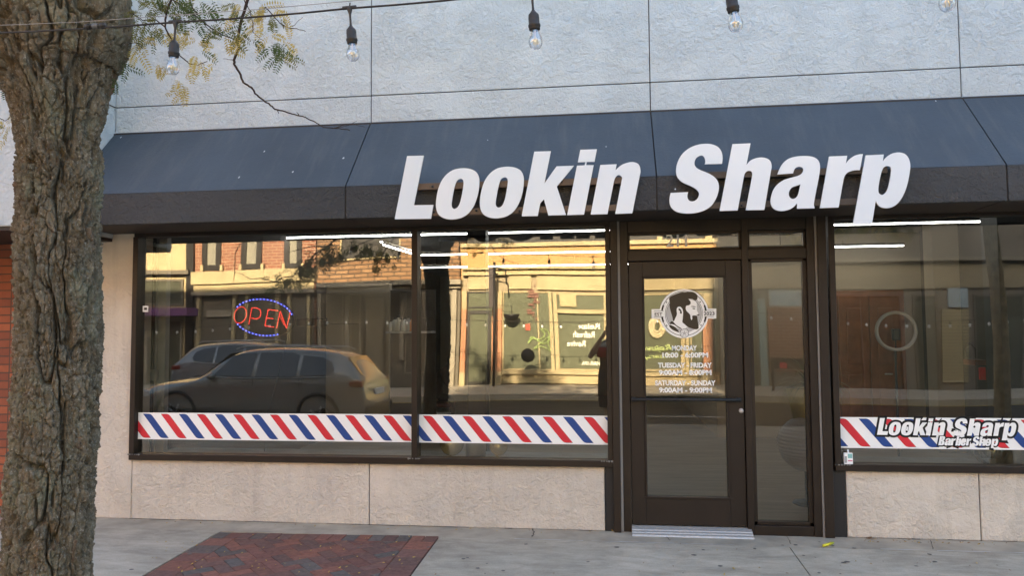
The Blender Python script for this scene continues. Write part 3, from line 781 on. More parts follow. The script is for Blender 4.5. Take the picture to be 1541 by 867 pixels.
inA=A1+ud*bl2+ut*bl2*1.2; inB=A2+ur*bl2-ut*bl2*1.2; inC=inB+ur*2; inD=inA+ud*2
YB=YP
region=[(tuple(inB),tuple(inA)),(tuple(inA),tuple(inD)),((-9,YB),(9,YB)),(tuple(inC),tuple(inB))]
ca,sa=math.cos(R_(45-3)),math.sin(R_(45-3)); U=.1
def tw_(x,y): return (A1[0]+.9+(x*ca-y*sa)*U, A1[1]-.8+(x*sa+y*ca)*U)
for i in range(-30,31):
    for j in range(-16,17):
        ox,oy=i+2*j,i-2*j
        for (w,h,dx,dy) in ((2,1,0,0),(1,2,2,-1)):
            pr=[tw_(ox+dx,oy+dy),tw_(ox+dx+w,oy+dy),tw_(ox+dx+w,oy+dy+h),tw_(ox+dx,oy+dy+h)]
            if min(abs(p[0]-A1[0]-.9) for p in pr)>2.3: continue
            brickp(clip(pr,region))
tag(m.build('paver_inset',MT['paver']),kind='structure')
m=MB(); m.add([(*q,-.006) for q in Q],[(0,3,2,1)]); tag(m.build('paver_bed',simple('sand_bed',(.07,.062,.05),.95)),kind='structure')
# litter
leafm=simple('fallen_leaf_yellow',(.52,.33,.07),.7,0,.3,.35,30); leafb=simple('fallen_leaf_brown',(.24,.12,.05),.8,0,.3,.3,30)
m=MB()
def litter(px,py,s,mat=0):
    p=G(px,py,.004); a=random.uniform(0,6.28); l=s; w=s*.38
    vs=[]
    for u,v,z in ((-l,0,.004),(-l*.3,w,.008),(l*.5,w*.8,.010),(l,0,.012),(l*.4,-w,.007),(-l*.3,-w,.004)):
        vs.append((p[0]+u*math.cos(a)-v*math.sin(a),p[1]+u*math.sin(a)+v*math.cos(a),p[2]+z*random.uniform(.4,1.)))
    m.add(vs,[(0,5,4,3,2,1)],mat)
for px,py,s in ((917,797,.03),(921,799,.028),(914,798,.024),(926,800,.02),(1104,857,.018),(1173,803,.016),(1185,864,.014),(1308,811,.03),(1313,812,.028),(1318,811,.02),(1368,814,.015),(1410,815,.016),(1470,849,.013),(1311,850,.01),(1143,856,.008),(962,861,.01),(1090,866,.01)): litter(px,py,s,0 if random.random()<.6 else 1)
for k in range(70): litter(random.uniform(225,655),random.uniform(806,866),random.uniform(.005,.013),0)
for k in range(60): 
    x=random.choice([random.uniform(150,905),random.uniform(1280,1535)]); litter(x,783+(x-150)*.0245+random.uniform(0,4)+ (2 if x>900 else 0),random.uniform(.005,.012),random.choice((0,1)))
for k in range(40): litter(random.uniform(150,1535),random.uniform(815,866),random.uniform(.004,.008),random.choice((0,1)))
tag(m.build('fallen_leaves',[leafm,leafb]),kind='stuff')
# yellow lighter on the ground, carton on the sill
c=G(1239,824,.004); c2=G(1254,819.5,.004)
m=MB(); v1=np.array(c)+[0,0,.010]; v2=np.array(c2)+[0,0,.010]; d=(v2-v1); m.tube([v1,v1+d*.8],.0095,10,0); m.tube([v1+d*.8,v2],.0085,10,1)
o=m.build('yellow_marker',[simple('yellow_plastic',(.72,.66,.03),.4),simple('yellow_green_cap',(.42,.45,.04),.4)])
recenter(tag(o,'small bright yellow tube lying on the concrete right of the entrance','marker'),G(1246,823))
t=empty('small_carton',P(1275,701,-.0),'tiny white and teal carton standing on the sill outside the right window','carton')
c=P(1275,690,-.0); z0=.557
m=MB(); m.box(c[0]-.032,c[0]+.032,-.033,-.008,z0,z0+.085,0,.003); m.box(c[0]-.005,c[0]+.028,-.0345,-.0325,z0+.045,z0+.078,1); m.box(c[0]-.005,c[0]+.028,-.0345,-.0325,z0+.022,z0+.030,2); m.box(c[0]-.028,c[0]-.012,-.0345,-.0325,z0+.01,z0+.06,3)
m.build('carton_box',[MT['white'],simple('teal_print',(.25,.5,.5),.5),simple('pink_print',(.6,.15,.25),.5),simple('grey_print',(.35,.36,.37),.5)],t)
MB().tube([(c[0]+.002,-.02,z0+.085),(c[0]+.002,-.02,z0+.108)],.006,8).build('straw',MT['white'],t)
# ================================================================ neighbour on the left
nb=empty('brick_building',(-9,0,0),'orange brick building with overhanging pale stucco upper wall left of the trunk','building')
m=MB(); m.box(-16,-4.802,0.004,.3,0,2.46); m.build('wall',MT['brickL'],nb)
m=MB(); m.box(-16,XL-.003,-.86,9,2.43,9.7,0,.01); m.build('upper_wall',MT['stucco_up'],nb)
m=MB(); m.box(-16,XL-.004,-.84,.0,2.40,2.428,0); m.build('soffit',MT['soffit'],nb)
m=MB(); m.box(-9,-7,-.01,.05,.3,2.2,0); m.build('window',MT['bronze'],nb)
m=MB(); m.box(XL-.0028,XL+.006,-.85,-.001,3.60,3.604,0); m.build('joint',MT['joint'],nb)
m=MB(); m.box(-45,-16.01,-.1,9,0,10.2); 
nl=empty('far_corner_building',(-30,0,0),'tall brown brick building further left on the shop side of the street','building'); m.build('wall',MT['brickL'],nl)
nr=empty('stucco_building',(12,0,0),'tall grey building adjoining the shop on its right side','building')  # unseen building, made tall to shade the grey front opposite
m=MB(); m.box(XR+.01,45,-.02,12,0,13.5); m.build('wall',simple('grey_render',(.30,.29,.28),.9),nr)
m=MB(); 
for x in (6,9,12,15,18): m.box(x,x+2,-.05,.03,.8,2.6)
m.build('window',MT['bronze'],nr)
# ================================================================ interior things
def strip_light(pa,pb,Y,label,hous=True,n=3):
    a=P(*pa,Y); b=P(*pb,Y); z=(a[2]+b[2])/2
    t=empty('strip_light',((a[0]+b[0])/2,Y,z),label,'ceiling light','white tube lights under the shop ceiling')
    MB().box(a[0],b[0],Y-.012,Y+.012,z-.007,z+.007,0,.004).build('tube',MT['tube'],t)
    m=MB(); m.box(a[0],b[0],Y-.03,Y+.03,z+.012,z+.04,0,.003)
    for k in range(int((b[0]-a[0])/2.4)+1): m.tube([(a[0]+.3+k*2.4,Y,z+.03),(a[0]+.3+k*2.4,Y,2.96)],.006,6)
    m.build('housing',MT['black'],t); return t
strip_light((327,360),(1500,333.5),3.2,'long white tube light nearest the street windows, spanning the whole shop front')
strip_light((632,383.5),(1360,370.5),4.7,'middle white tube light seen above the entrance door, second back from the windows')
strip_light((632,402),(1090,396),6.9,'rear white tube light low in the second window, farthest back of the long ones')
for pa,pb in (((573,364),(628,380.5)),((577,368.5),(628,384))):
    a=P(*pa,3.9); d=ray(*pb); t_=(a[2]-CAMH)/d[2]; b=CAM+d*t_
    t=empty('strip_light',tuple(a),('upper' if pa[0]==573 else 'lower')+' of the two short slanting tube lights left of the window mullion','ceiling light','white tube lights under the shop ceiling')
    MB().tube([a,b],.011,8).build('tube',MT['tube'],t)
    MB().tube([a+[0,0,.025],b+[0,0,.025]],.018,6).build('housing',MT['black'],t)
# wooden door in the back wall
YW=5.19
t=empty('wooden_door',(P(1305,585,YW)[0],YW,.04),'brown panelled wooden door in the beige back wall behind the ring light','door')
a=P(1250,438,YW); b=P(1358,438,YW); m=MB(); zt=a[2]; m.box(a[0],b[0],YW-.05,YW,.04,zt,0,.01); m.build('door_frame',MT['wood'],t)
m=MB(); w=(b[0]-a[0]); 
for x0_,x1_ in ((a[0]+.08,a[0]+w/2-.01),(a[0]+w/2+.01,b[0]-.08)):
    m.box(x0_,x1_,YW-.08,YW-.045,.05,zt-.08,0,.006)
    for z0_,z1_ in ((.25,.95),(1.1,zt-.25)): m.box(x0_+.1,x1_-.1,YW-.095,YW-.075,z0_,z1_,0,.01)
m.build('door_leaf',MT['wood'],t)
c=P(1342,563,YW-.1); MB().tube([(c[0],YW-.13,c[2]),(c[0]-.1,YW-.13,c[2])],.012,8).build('handle',MT['alu'],t)
# small notice
c=P(1257,545,5.1); o=MB().box(c[0]-.08,c[0]+.1,5.15,5.165,c[2]-.22,c[2]+.2,0).build('wall_poster',simple('blue_grey_paper',(.35,.42,.5),.6)); recenter(tag(o,'narrow blue and white notice on the back wall left of the wooden door','poster'),(c[0],5.16,c[2]-.22))
# ring light
c=P(1348.5,498.5,.8); s=(CAMD+.8)/FPX; r=26.5*s
t=empty('ring_light',(c[0],.8,.04),'round white ring light on a thin black tripod stand behind the right window','ring light')
m=MB(); pts=[(c[0]+r*math.cos(2*math.pi*i/48),.8,c[2]+r*math.sin(2*math.pi*i/48)) for i in range(49)]; m.tube(pts,.015,10,0,True,False); m.build('ring',simple('milky_diffuser',(.42,.41,.39),.5),t)
m=MB(); m.tube([(c[0]-.005,.82,c[2]-r),(c[0]-.005,.82,.25)],.010,8); m.build('pole',MT['black'],t)
for k in range(3): a=R_(90+120*k); MB().tube([(c[0],.82,.42),(c[0]+.35*math.cos(a),.82+.35*math.sin(a),.05)],.009,6).build('leg',MT['black'],t)
m=MB(); m.box(c[0]-.03,c[0]+.03,.78,.83,c[2]-.08,c[2]+.02,0,.006); m.tube([(c[0],.82,c[2]-r),(c[0],.82,c[2]-.05)],.006,6); m.build('phone_clamp',MT['black'],t)
# barber station
Yb=3.9
t=empty('barber_station',(P(1480,600,Yb)[0],Yb,.04),'black framed mirror station with red drawer front behind the right window','barber station')
a=P(1460,435,Yb); b=P(1508,435,Yb); zt=a[2]; zb_=P(1480,548,Yb)[2]
m=MB(); m.box(a[0],b[0]+.6,Yb,Yb+.05,zb_,zt,0,.005); m.build('mirror_frame',MT['ink'],t)
mir=NT('dim_mirror').bsdf((.55,.52,.45),.08,.9)
def mirbox(x0,y0,x1,y1): 
    p=P(x0,y0,Yb-.01);q=P(x1,y1,Yb-.01); m.box(p[0],q[0],Yb-.012,Yb+.001,q[2],p[2],0)
m=MB(); mirbox(1463,440,1480,449); mirbox(1495,440,1506,449); mirbox(1463,471,1481,530); mirbox(1497,471,1508,530); m.build('mirror',simple('tan_mirror',(.25,.21,.15),.3,.3),t)
a=P(1455,549,Yb); m=MB(); m.box(a[0],a[0]+1.6,Yb-.45,Yb+.05,.04,a[2],0,.01); m.build('cabinet',MT['black'],t)
p=P(1473,553,Yb-.46); q=P(1512,572,Yb-.46); MB().box(p[0],q[0],Yb-.475,Yb-.45,q[2],p[2],0,.005).build('drawer',simple('red_lacquer',(.85,.03,.035),.35),t)
p=P(1455,541,Yb-.3); q=P(1478,549,Yb-.3); MB().box(p[0],q[0],Yb-.5,Yb-.2,q[2],p[2],0,.004).build('counter',MT['wood'],t)
def bottle(px,py,Y,h,col,label,k=1.,group=None):
    c=P(px,py,Y); r=h*.17*k
    t=empty('bottle',tuple(c),label,'bottle',group)
    MB().lathe([(r*.9,0),(r,.01),(r,h*.65),(r*.4,h*.78),(r*.35,h*.85)],c,12).build('bottle_body',simple('bottle_%s'%str(px),col,.25),t)
    MB().lathe([(r*.45,h*.85),(r*.45,h),(.001,h)],c,10).build('cap',MT['black'],t)
bottle(1461,541,3.55,.20,(.03,.03,.03),'dark round bottle on the wooden corner of the barber station',1.6)
bottle(1497,552,3.6,.30,(.6,.42,.22),'amber bottle on the station above the red drawer, left of the pair')  # plain amber colour, not emissive
bottle(1503,552,3.6,.26,(.7,.5,.3),'pale amber bottle on the station above the red drawer, right of the pair')
# shelf of bottles, left window
ys_=4.4
a=P(583,499,ys_); b=P(652,499,ys_)
t=empty('wall_shelf',((a[0]+b[0])/2,ys_,a[2]),'thin pale wall shelf holding a row of bottles, left of the mullion','shelf')
MB().box(a[0],b[0],ys_-.1,ys_+.15,a[2]-.03,a[2],0,.004).build('shelf_board',MT['ledge'],t)
MB().box(a[0],b[0],ys_+.15,ys_+.2,.04,2.2,0).build('back_panel',MT['indark'],t)
nm=['white squat bottle first from the left','clear bottle second from the left','pale tall bottle third from the left','dark bottle fourth from the left','white bottle fifth from the left','grey narrow bottle sixth from the left','orange bottle seventh from the left']
for i,(px,h,cc) in enumerate(((589,.16,(.5,.5,.48)),(594,.2,(.35,.36,.33)),(599.5,.23,(.5,.47,.4)),(604.5,.2,(.05,.05,.05)),(609.5,.2,(.55,.55,.53)),(614.5,.22,(.25,.25,.25)),(619.5,.2,(.45,.16,.05)))):
    bottle(px,498.6,ys_,h,cc,nm[i]+' on the thin wall shelf',1.5,'bottles on the wall shelf')
# balloons and tin on the ledge
def balloon(px,py,rpx,Y,mat,label):
    c=P(px,py,Y); r=rpx*(CAMD+Y)/FPX; c[2]=max(c[2],.50+r*1.04)
    t=empty('balloon',(c[0],c[1],.5),label,'balloon')
    pr=[(max(1e-5,r*math.sin(math.pi*i/20)),-r*math.cos(math.pi*i/20)*(1.04 if i<10 else 1)) for i in range(21)]
    MB().lathe(pr,c,32).build('skin',mat,t)
    MB().lathe([(.002,0),(.018,-.012),(.012,-.02),(.001,-.02)],(c[0]-.01,c[1]-.02,c[2]-r*1.0),10).build('knot',MT['black'] if 'dark' in label else mat,t)
balloon(680,667,18.5,.26,MT['gold'],'larger round gold balloon with a dark knot on the ledge left of the grey tin')
balloon(750.5,672,13.5,.26,MT['gold'],'smaller round gold balloon on the window ledge right of the grey tin')
balloon(1492,680,22,.26,MT['clearb'],'clear round balloon lying on the ledge under the shop name band')
c=P(716,689,.28); t=empty('grey_tin',(c[0],.28,.5),'dull grey cylindrical tin between the two gold balloons','tin')
MB().lathe([(.082,0),(.085,.006),(.085,.20),(.08,.205)],(c[0],.28,.501),28).build('tin_body',MT['greycan'],t)
MB().lathe([(.087,0),(.087,.012),(.001,.014)],(c[0],.28,.703),28).build('lid',MT['greycan'],t)
c=P(1528,690,.3); t=empty('grey_tin',(c[0],.3,.5),'large dark grey cylindrical tin at the right edge beside the clear balloon','tin')
MB().lathe([(.12,0),(.13,.02),(.135,.26),(.125,.27)],(c[0],.3,.501),28).build('tin_body',MT['greycan'],t)
MB().lathe([(.138,0),(.138,.012),(.001,.014)],(c[0],.3,.772),28).build('lid',MT['greycan'],t)
# potted plant in the side light
c=P(1219,690,.95); 
t=empty('potted_plant',(c[0],.95,.04),'spiky plant in a large dark ribbed round pot behind the side window','plant')
zc=P(1219,668,.95)[2]; r=44*(CAMD+.95)/FPX
pr=[]
for i in range(61):
    a=math.pi*(.12+.80*i/60); rr=r*math.sin(a)*(1+.022*math.cos(i*math.pi/1.5)); pr.append((rr,-r*.92*math.cos(a)))
MB().lathe(pr,(c[0],.95,zc),40).build('pot',simple('dark_ribbed_ceramic',(.26,.21,.165),.5),t)
z0=zc+r*.72
zb_=zc-r*.9
m=MB(); m.lathe([(.16,.04-.0),(.15,.06),(.05,.08),(.05,zb_),(.10,zb_+.05)],(c[0],.95,0),20); m.build('pedestal',MT['black'],t)
MB().lathe([(.15,0),(.22,.34),(.2,.34),(.19,.30),(.001,.30)],(c[0]+.03,.95,z0-.05),4).build('inner_planter',simple('olive_yellow_pot',(.42,.33,.12),.6),t)
m=MB()
for k in range(120):
    a=random.uniform(0,6.28); L=random.uniform(.3,.52); el=random.uniform(.5,1.4)
    p=np.array([c[0]+.03,.95,z0+.27]); pts=[];q=p.copy(); v=np.array([math.cos(a)*math.cos(el),math.sin(a)*math.cos(el),math.sin(el)])
    ws=[]
    for i in range(9):
        pts.append(q.copy()); q=q+v*L/8; v[2]-=.26; v/=np.linalg.norm(v)
    sd=np.cross(v,[0,0,1]); sd=np.array([-math.sin(a),math.cos(a),0])
    n0=len(m.v)
    vs=[]; 
    for i,pp in enumerate(pts):
        w=.007*(1-i/8.5); vs+= [pp-sd*w,pp+sd*w]
    m.add(vs,[(2*i,2*i+1,2*i+3,2*i+2) for i in range(8)],0)
m.build('leaves',simple('dull_dark_green_leaf',(.16,.20,.08),.5),t)
# OPEN sign
YO=.16
def zo(x,y): return P(340+x/9.63,440+y/9.63,YO)
c=zo(545,360)
t=empty('open_sign',(c[0],YO,c[2]-.2),'oval LED OPEN sign with red letters and blue border hanging in the left window','open sign')
ell=[]
ang=R_(7)
for i in range(48):
    a=2*math.pi*i/48; u,v=455*math.cos(a),283*math.sin(a); ell.append((545+u*math.cos(ang)-v*math.sin(ang),365+u*math.sin(ang)+v*math.cos(ang)))
m=MB(); m.fill([[(zo(x,y)[0],zo(x,y)[2]) for x,y in ell]],lambda x,z,d:(x,YO+.006+d,z),.01); 
# clear acrylic board with a black rim
m=MB(); pts=[zo(x,y)+[0,.01,0] for x,y in ell+[ell[0]]]; m.tube(pts,.006,6,0,True,False); m.build('rim',MT['ink'],t)
def dots(mb,pts,sp,r,mat=0,close=False):
    if close: pts=pts+[pts[0]]
    acc=0; 
    for (a,b) in zip(pts[:-1],pts[1:]):
        L=math.hypot(b[0]-a[0],b[1]-a[1]); s=acc
        while s<L:
            t_=s/L; c=zo(a[0]+(b[0]-a[0])*t_,a[1]+(b[1]-a[1])*t_); mb.ball((c[0],YO-.004,c[2]),r,mat,4); s+=sp
        acc=s-L
m=MB(); SPC=23; rr=.0037
O=[(212+88*math.cos(2*math.pi*i/28)*1.0+ -18*math.sin(2*math.pi*i/28),330+118*math.sin(2*math.pi*i/28)) for i in range(28)]
dots(m,O,SPC,rr,0,True)
m.build('red_letter',MT['ledred'],t); m=MB()
dots(m,[(335,460),(378,228),(440,226),(495,250),(512,300),(495,360),(450,388),(365,372)],SPC,rr)
m.build('red_letter',MT['ledred'],t); m=MB()
dots(m,[(752,268),(615,250),(567,487),(700,505)],SPC,rr); dots(m,[(590,372),(700,385)],SPC,rr)
m.build('red_letter',MT['ledred'],t); m=MB()
dots(m,[(738,515),(790,275),(880,520),(935,290)],SPC,rr); dots(m,[(775,330),(850,480)],30,rr)
m.build('red_letter',MT['ledred'],t)
m=MB(); mh=MB()
ell2=[]
for i in range(120):
    a=2*math.pi*i/120; u,v=430*math.cos(a),262*math.sin(a); ell2.append((545+u*math.cos(ang)-v*math.sin(ang),365+u*math.sin(ang)+v*math.cos(ang)))
arcs=[(62,118),(205,345)]
for a0,a1 in arcs:
    seg=[ell2[int(d/3)%120] for d in range(a0,a1,3)]
    if a0==62: seg=[ell2[int(d/3)%120] for d in range(58,150,3)]
    m=MB(); dots(m,seg,52,.0058); m.build('blue_lights',MT['ledblue'],t)
    mh.tube([zo(x,y)+[0,.008,0] for x,y in seg],.009,6)  # faint emissive strip stands in for the glow around the blue LEDs
mh.build('blue_halo_strip',MT['ledblue2'],t)
a=zo(1000,375); b=zo(1435,490); MB().box(a[0],b[0],YO+.03,YO+.06,b[2],a[2],0,.004).build('controller_box',MT['ink'],t)
m=MB(); m.tube([zo(910,560),zo(890,680),P(428,525,YO),P(420,560,YO),P(407,610,YO),P(402,622,YO),P(398,680,YO+.1)],.004,6)
m.tube([zo(1440,440),zo(1540,455),P(515,487,YO),P(540,488,YO)],.003,6); m.tube([zo(540,95),P(396,430,YO),P(395,352,YO)],.0012,5); m.tube([zo(850,130),P(420,352,YO)],.0012,5); m.build('cable',MT['wire'],t)
# pale droppings on the canopy slope
m=MB()
for px,py in ((182,207),(360,267),(517,238),(734,211),(441,259),(398,228),(912,221),(1016,285),(1408,152)):
    d=ray(px,py); n_=np.array([0,-(ZA-ZK),D]); n_=n_/np.linalg.norm(n_); n_=np.array([0,-(ZA-ZK)/math.hypot(D,ZA-ZK),D/math.hypot(D,ZA-ZK)]); p0=np.array([0,0,ZA])
    t_=np.dot(p0-CAM,n_)/np.dot(d,n_); p=CAM+d*t_+n_*.003; e1=np.array([1,0,0]); e2=np.cross(n_,e1); k=random.uniform(.004,.010)
    m=MB(); m.add([p+e1*k*math.cos(a)*random.uniform(.5,1.2)+e2*k*1.5*math.sin(a) for a in [i*math.pi/4 for i in range(8)]],[tuple(range(8))]); m.build('bird_dropping',simple('chalky_dropping',(.5,.5,.5),.9),canopy)
# ================================================================ numpy value noise
def _h(ix,iy,iz,seed):
    n=(ix.astype(np.int64)*374761393+iy.astype(np.int64)*668265263+iz.astype(np.int64)*2147483647+seed*974711)&0xffffffff
    n=((n^(n>>13))*1274126177)&0xffffffff; n=(n^(n>>16))&0xffffffff
    return n/4294967295.0
def vnoise(x,y,z,seed=0):
    x0,y0,z0=np.floor(x),np.floor(y),np.floor(z); fx,fy,fz=x-x0,y-y0,z-z0
    fx,fy,fz=[f*f*(3-2*f) for f in (fx,fy,fz)]
    r=0
    for dx in (0,1):
        for dy in (0,1):
            for dz in (0,1):
                r=r+_h(x0+dx,y0+dy,z0+dz,seed)*np.abs(1-dx-fx)*np.abs(1-dy-fy)*np.abs(1-dz-fz)
    return r
def fbm(x,y,z,o=4,seed=0):
    r=0;a=.5
    for k in range(o): r=r+a*(vnoise(x*2**k,y*2**k,z*2**k,seed+k)-.5); a*=.55
    return r
def bark_height(u,v,seed=0):
    """u around (metres), v along (metres): long forking ridges parted by deep furrows, scaly on top"""
    wu=u+.035*fbm(u*8,v*4,u*0,4,seed+5)*2
    wv=v+.10*fbm(u*7,v*5,u*0,3,seed+9)*2
    n1=fbm(wu/.052,wv/.30,u*0,3,seed+1)
    f1=np.clip(np.abs(n1)/.055,0,1); f1=f1*f1*(3-2*f1)
    n2=fbm(wu/.030+7,wv/.11,u*0,3,seed+2)
    f2=np.clip(np.abs(n2)/.05,0,1)
    n3=fbm(wu/.06,wv/.045+3,u*0,3,seed+4); f3=np.clip(np.abs(n3)/.035,0,1)
    lift=np.clip(n1*4+.5,0,1)
    fine=fbm(u*95,v*70,u*0,4,seed+11); med=fbm(u*34,v*20,u*0,4,seed+13)
    idn=np.clip(.5+fbm(wu/.05,wv/.16,u*0+3,3,seed+3)*1.6,0,1)
    gx,gy=(u+.012*fbm(u*30,v*16,u*0,3,seed+40)*2)/.026,(v+.03*fbm(u*24,v*12,u*0,3,seed+41)*2)/.062
    ix,iy=np.floor(gx),np.floor(gy); d1=np.full(u.shape,9.);d2=np.full(u.shape,9.); cid=np.zeros(u.shape)
    for dx in (-1,0,1):
        for dy in (-1,0,1):
            cx,cy=ix+dx,iy+dy
            px=cx+.05+.9*_h(cx,cy,cx*0,seed+51); py=cy+.05+.9*_h(cx,cy,cx*0,seed+52)
            d=np.sqrt((gx-px)**2+(gy-py)**2); m=d<d1
            d2=np.where(m,d1,np.minimum(d2,d)); cid=np.where(m,_h(cx,cy,cx*0,seed+53),cid); d1=np.where(m,d,d1)
    flake=np.clip((d2-d1)/.10,0,1)
    h=.85*f1+.18*f2*f1+.30*lift*f1+(.20*flake+.34*cid*flake)*f1+(med*.55+fine*.75)*(.4+.6*f1)-.25
    idn=.55*idn+.45*cid
    return h,f1,idn
def bark_tube(mb, pts, rad, nu, nv, amp=.017, seed=0, ell=None):
    """swept trunk whose surface carries the furrows as real relief"""
    pts=np.array(pts,float); rad=np.array(rad,float)
    s=np.concatenate([[0],np.cumsum(np.linalg.norm(np.diff(pts,axis=0),axis=1))]); 
    tt=np.linspace(0,s[-1],nv)
    def cr(col): 
        # smooth (Catmull-like) interpolation through np.interp + blur
        y=np.interp(tt,s,col); k=max(3,int(nv/len(s)*.6)|1); ker=np.hanning(k+2)[1:-1]; ker/=ker.sum(); yp=np.pad(y,(k//2,k//2),mode='edge')
        return np.convolve(yp,ker,'valid')
    C=np.stack([cr(pts[:,i]) for i in range(3)],1); Rr=cr(rad)
    T=np.gradient(C,axis=0); T/=np.linalg.norm(T,axis=1)[:,None]
    A=np.cross(T,np.array([0,1.,0])); A/=np.linalg.norm(A,axis=1)[:,None]; B=np.cross(T,A)
    th=np.linspace(0,2*np.pi,nu,endpoint=False)
    TH,SS=np.meshgrid(th,tt); RR=np.repeat(Rr[:,None],nu,1)
    rm=Rr.mean()
    # seamless around: blend two offset samples near the seam at the back
    h,pl,idn=bark_height(TH*rm,SS,seed); h2,pl2,id2=bark_height((TH-2*np.pi)*rm,SS,seed)
    w=np.clip((TH-(2*np.pi-.5))/.5,0,1); h=h*(1-w)+h2*w; pl=pl*(1-w)+pl2*w
    big=fbm(np.cos(TH)*1.3+5,np.sin(TH)*1.3+5,SS*2.2,3,seed+21)
    r=RR*(1+.07*big)+amp*(h-.75)
    er=1.0 if ell is None else ell
    pos=C[:,None,:]+A[:,None,:]*(r*np.cos(TH))[...,None]+B[:,None,:]*(r*np.sin(TH))[...,None]*er
    n0=len(mb.v)
    vs=pos.reshape(-1,3)
    fs=[]
    idx=np.arange(nv*nu).reshape(nv,nu); a=idx[:-1]; b=np.roll(idx,-1,1)[:-1]; c=np.roll(idx,-1,1)[1:]; d=idx[1:]
    F=np.stack([a,b,c,d],-1).reshape(-1,4)
    if not hasattr(mb,'big'): mb.big=[]
    mb.big.append((vs,F,pl.reshape(-1),idn.reshape(-1)))
def build_bark(mb,name,mat,parent):
    off=0;V=[];F=[];Pl=[];Id=[]
    for vs,f,pl,idn in mb.big: V.append(vs);F.append(f+off);off+=len(vs);Pl.append(pl);Id.append(idn)
    V=np.concatenate(V);F=np.concatenate(F);Pl=np.concatenate(Pl);Id=np.concatenate(Id)
    me=bpy.data.meshes.new(name); me.vertices.add(len(V)); me.vertices.foreach_set('co',V.astype(np.float32).ravel())
    me.loops.add(len(F)*4); me.loops.foreach_set('vertex_index',F.astype(np.int32).ravel())
    me.polygons.add(len(F)); me.polygons.foreach_set('loop_start',np.arange(len(F),dtype=np.int32)*4); me.polygons.foreach_set('loop_total',np.full(len(F),4,dtype=np.int32))
    me.update(calc_edges=True); me.polygons.foreach_set('use_smooth',[True]*len(F))
    at=me.attributes.new('Plate','FLOAT','POINT'); at.data.foreach_set('value',(Id).astype(np.float32))
    return link(name,me,parent,[mat])
def bark_mat():
    t=NT('furrowed_bark'); v=t.coord((1,1,.35)); vv=t.coord()
    at=t.n('ShaderNodeAttribute'); at.attribute_name='Plate'
    base=t.ramp(at.outputs['Fac'],[(0,(.16,.12,.075)),(.3,(.22,.175,.115)),(.55,(.20,.175,.125)),(.8,(.27,.23,.165)),(1,(.24,.155,.10))])
    a=t.noise(9,6,.7,.6,v)
    col=t.mix(t.ramp(a,[(.38,0.),(.66,.6)]),base,(.075,.055,.034))
    lich=t.noise(5.,6,.7,.2,vv); col=t.mix(t.ramp(lich,[(.50,0.),(.64,.55)]),col,(.27,.285,.20))
    och=t.noise(3.2,5,.6,0,v); col=t.mix(t.ramp(och,[(.60,0.),(.72,.6)]),col,(.24,.16,.05))
    rs=t.noise(4.1,5,.65,.5,t.coord((1.6,1.6,.3))); col=t.mix(t.ramp(rs,[(.61,0.),(.68,.55)]),col,(.22,.10,.06))
    gr=t.noise(75,5,.85,0,vv); col=t.mix(t.ramp(gr,[(.54,0.),(.64,.75)]),col,(.44,.42,.36))
    col=t.mix(t.ramp(t.noise(48,4,.8,0,v),[(.34,.75),(.46,0.)]),col,(.05,.037,.025))
    h=t.math('ADD',t.noise(85,6,.78,.3,v),t.math('MULTIPLY',t.noise(30,5,.7,.6,v),.8))
    return t.bsdf(col,.92,0,t.bump(h,1.0,.012),.2)
MT['bark']=bark_mat()
# ================================================================ honey locust in front of the shop
DT=2.83; YT=DT-CAMD
tree=empty('street_tree',(P(90,600,YT)[0],YT,0),'thick furrowed tree trunk standing close on the left, string lights running across it','tree','street trees along the kerb')
edge=[(-60,-150,330)]
rows=[(100,-8,172),(150,14,158),(190,21,151),(225,22,151),(265,24,154),(300,24,150),(340,23,150),(400,22,150),(440,25,151),(480,25,153),(520,24,153),(560,21,152),(600,19,151),(640,17,149),(680,13,147),(720,9,144),(760,7,143),(800,6,142),(840,4,139),(867,2,138),(920,-4,138),(1000,-10,138),(1080,-18,140),(1160,-34,148),(1210,-60,165)]
rows=[(60,-8,182),(20,-10,190),(-30,0,170),(-70,30,120)][::-1]+rows
cen=[];rd=[]
for y,xl,xr in rows[::-1]:
    a=P(xl,y,YT);b=P(xr,y,YT); cen.append(((a[0]+b[0])/2+.006,YT,(a[2]+b[2])/2)); rd.append((b[0]-a[0])/2*(.705 if y>=190 else .79 if y>=90 else .86))
tb=MB(); bark_tube(tb,cen,rd,620,1050,.031,3)
def PT(px,py,Y=YT): return P(px,py,Y)
# two main limbs that part at the top of the frame
def limb(pix,rads,seed,nu=300,nv=330,amp=.018): bark_tube(tb,[PT(x,y,YT+dy) for x,y,dy in pix],rads,nu,nv,amp,seed)
limb([(60,140,0),(48,60,-.01),(38,10,-.02),(22,-60,-.05),(-10,-170,-.1),(-60,-330,-.2),(-140,-560,-.3),(-200,-800,-.4)],[.06,.10,.125,.115,.105,.095,.08,.05],11)
limb([(110,150,0),(128,80,.0),(146,20,.02),(160,-50,.05),(195,-160,.1),(250,-320,.0),(330,-540,-.2),(420,-780,-.5)],[.05,.085,.105,.10,.095,.08,.06,.04],17)
build_bark(tb,'trunk',MT['bark'],tree)
# branches (smooth, dark twigs)
barkd=simple('dark_twig_bark',(.040,.027,.020),.8,0,.3,.3,20)
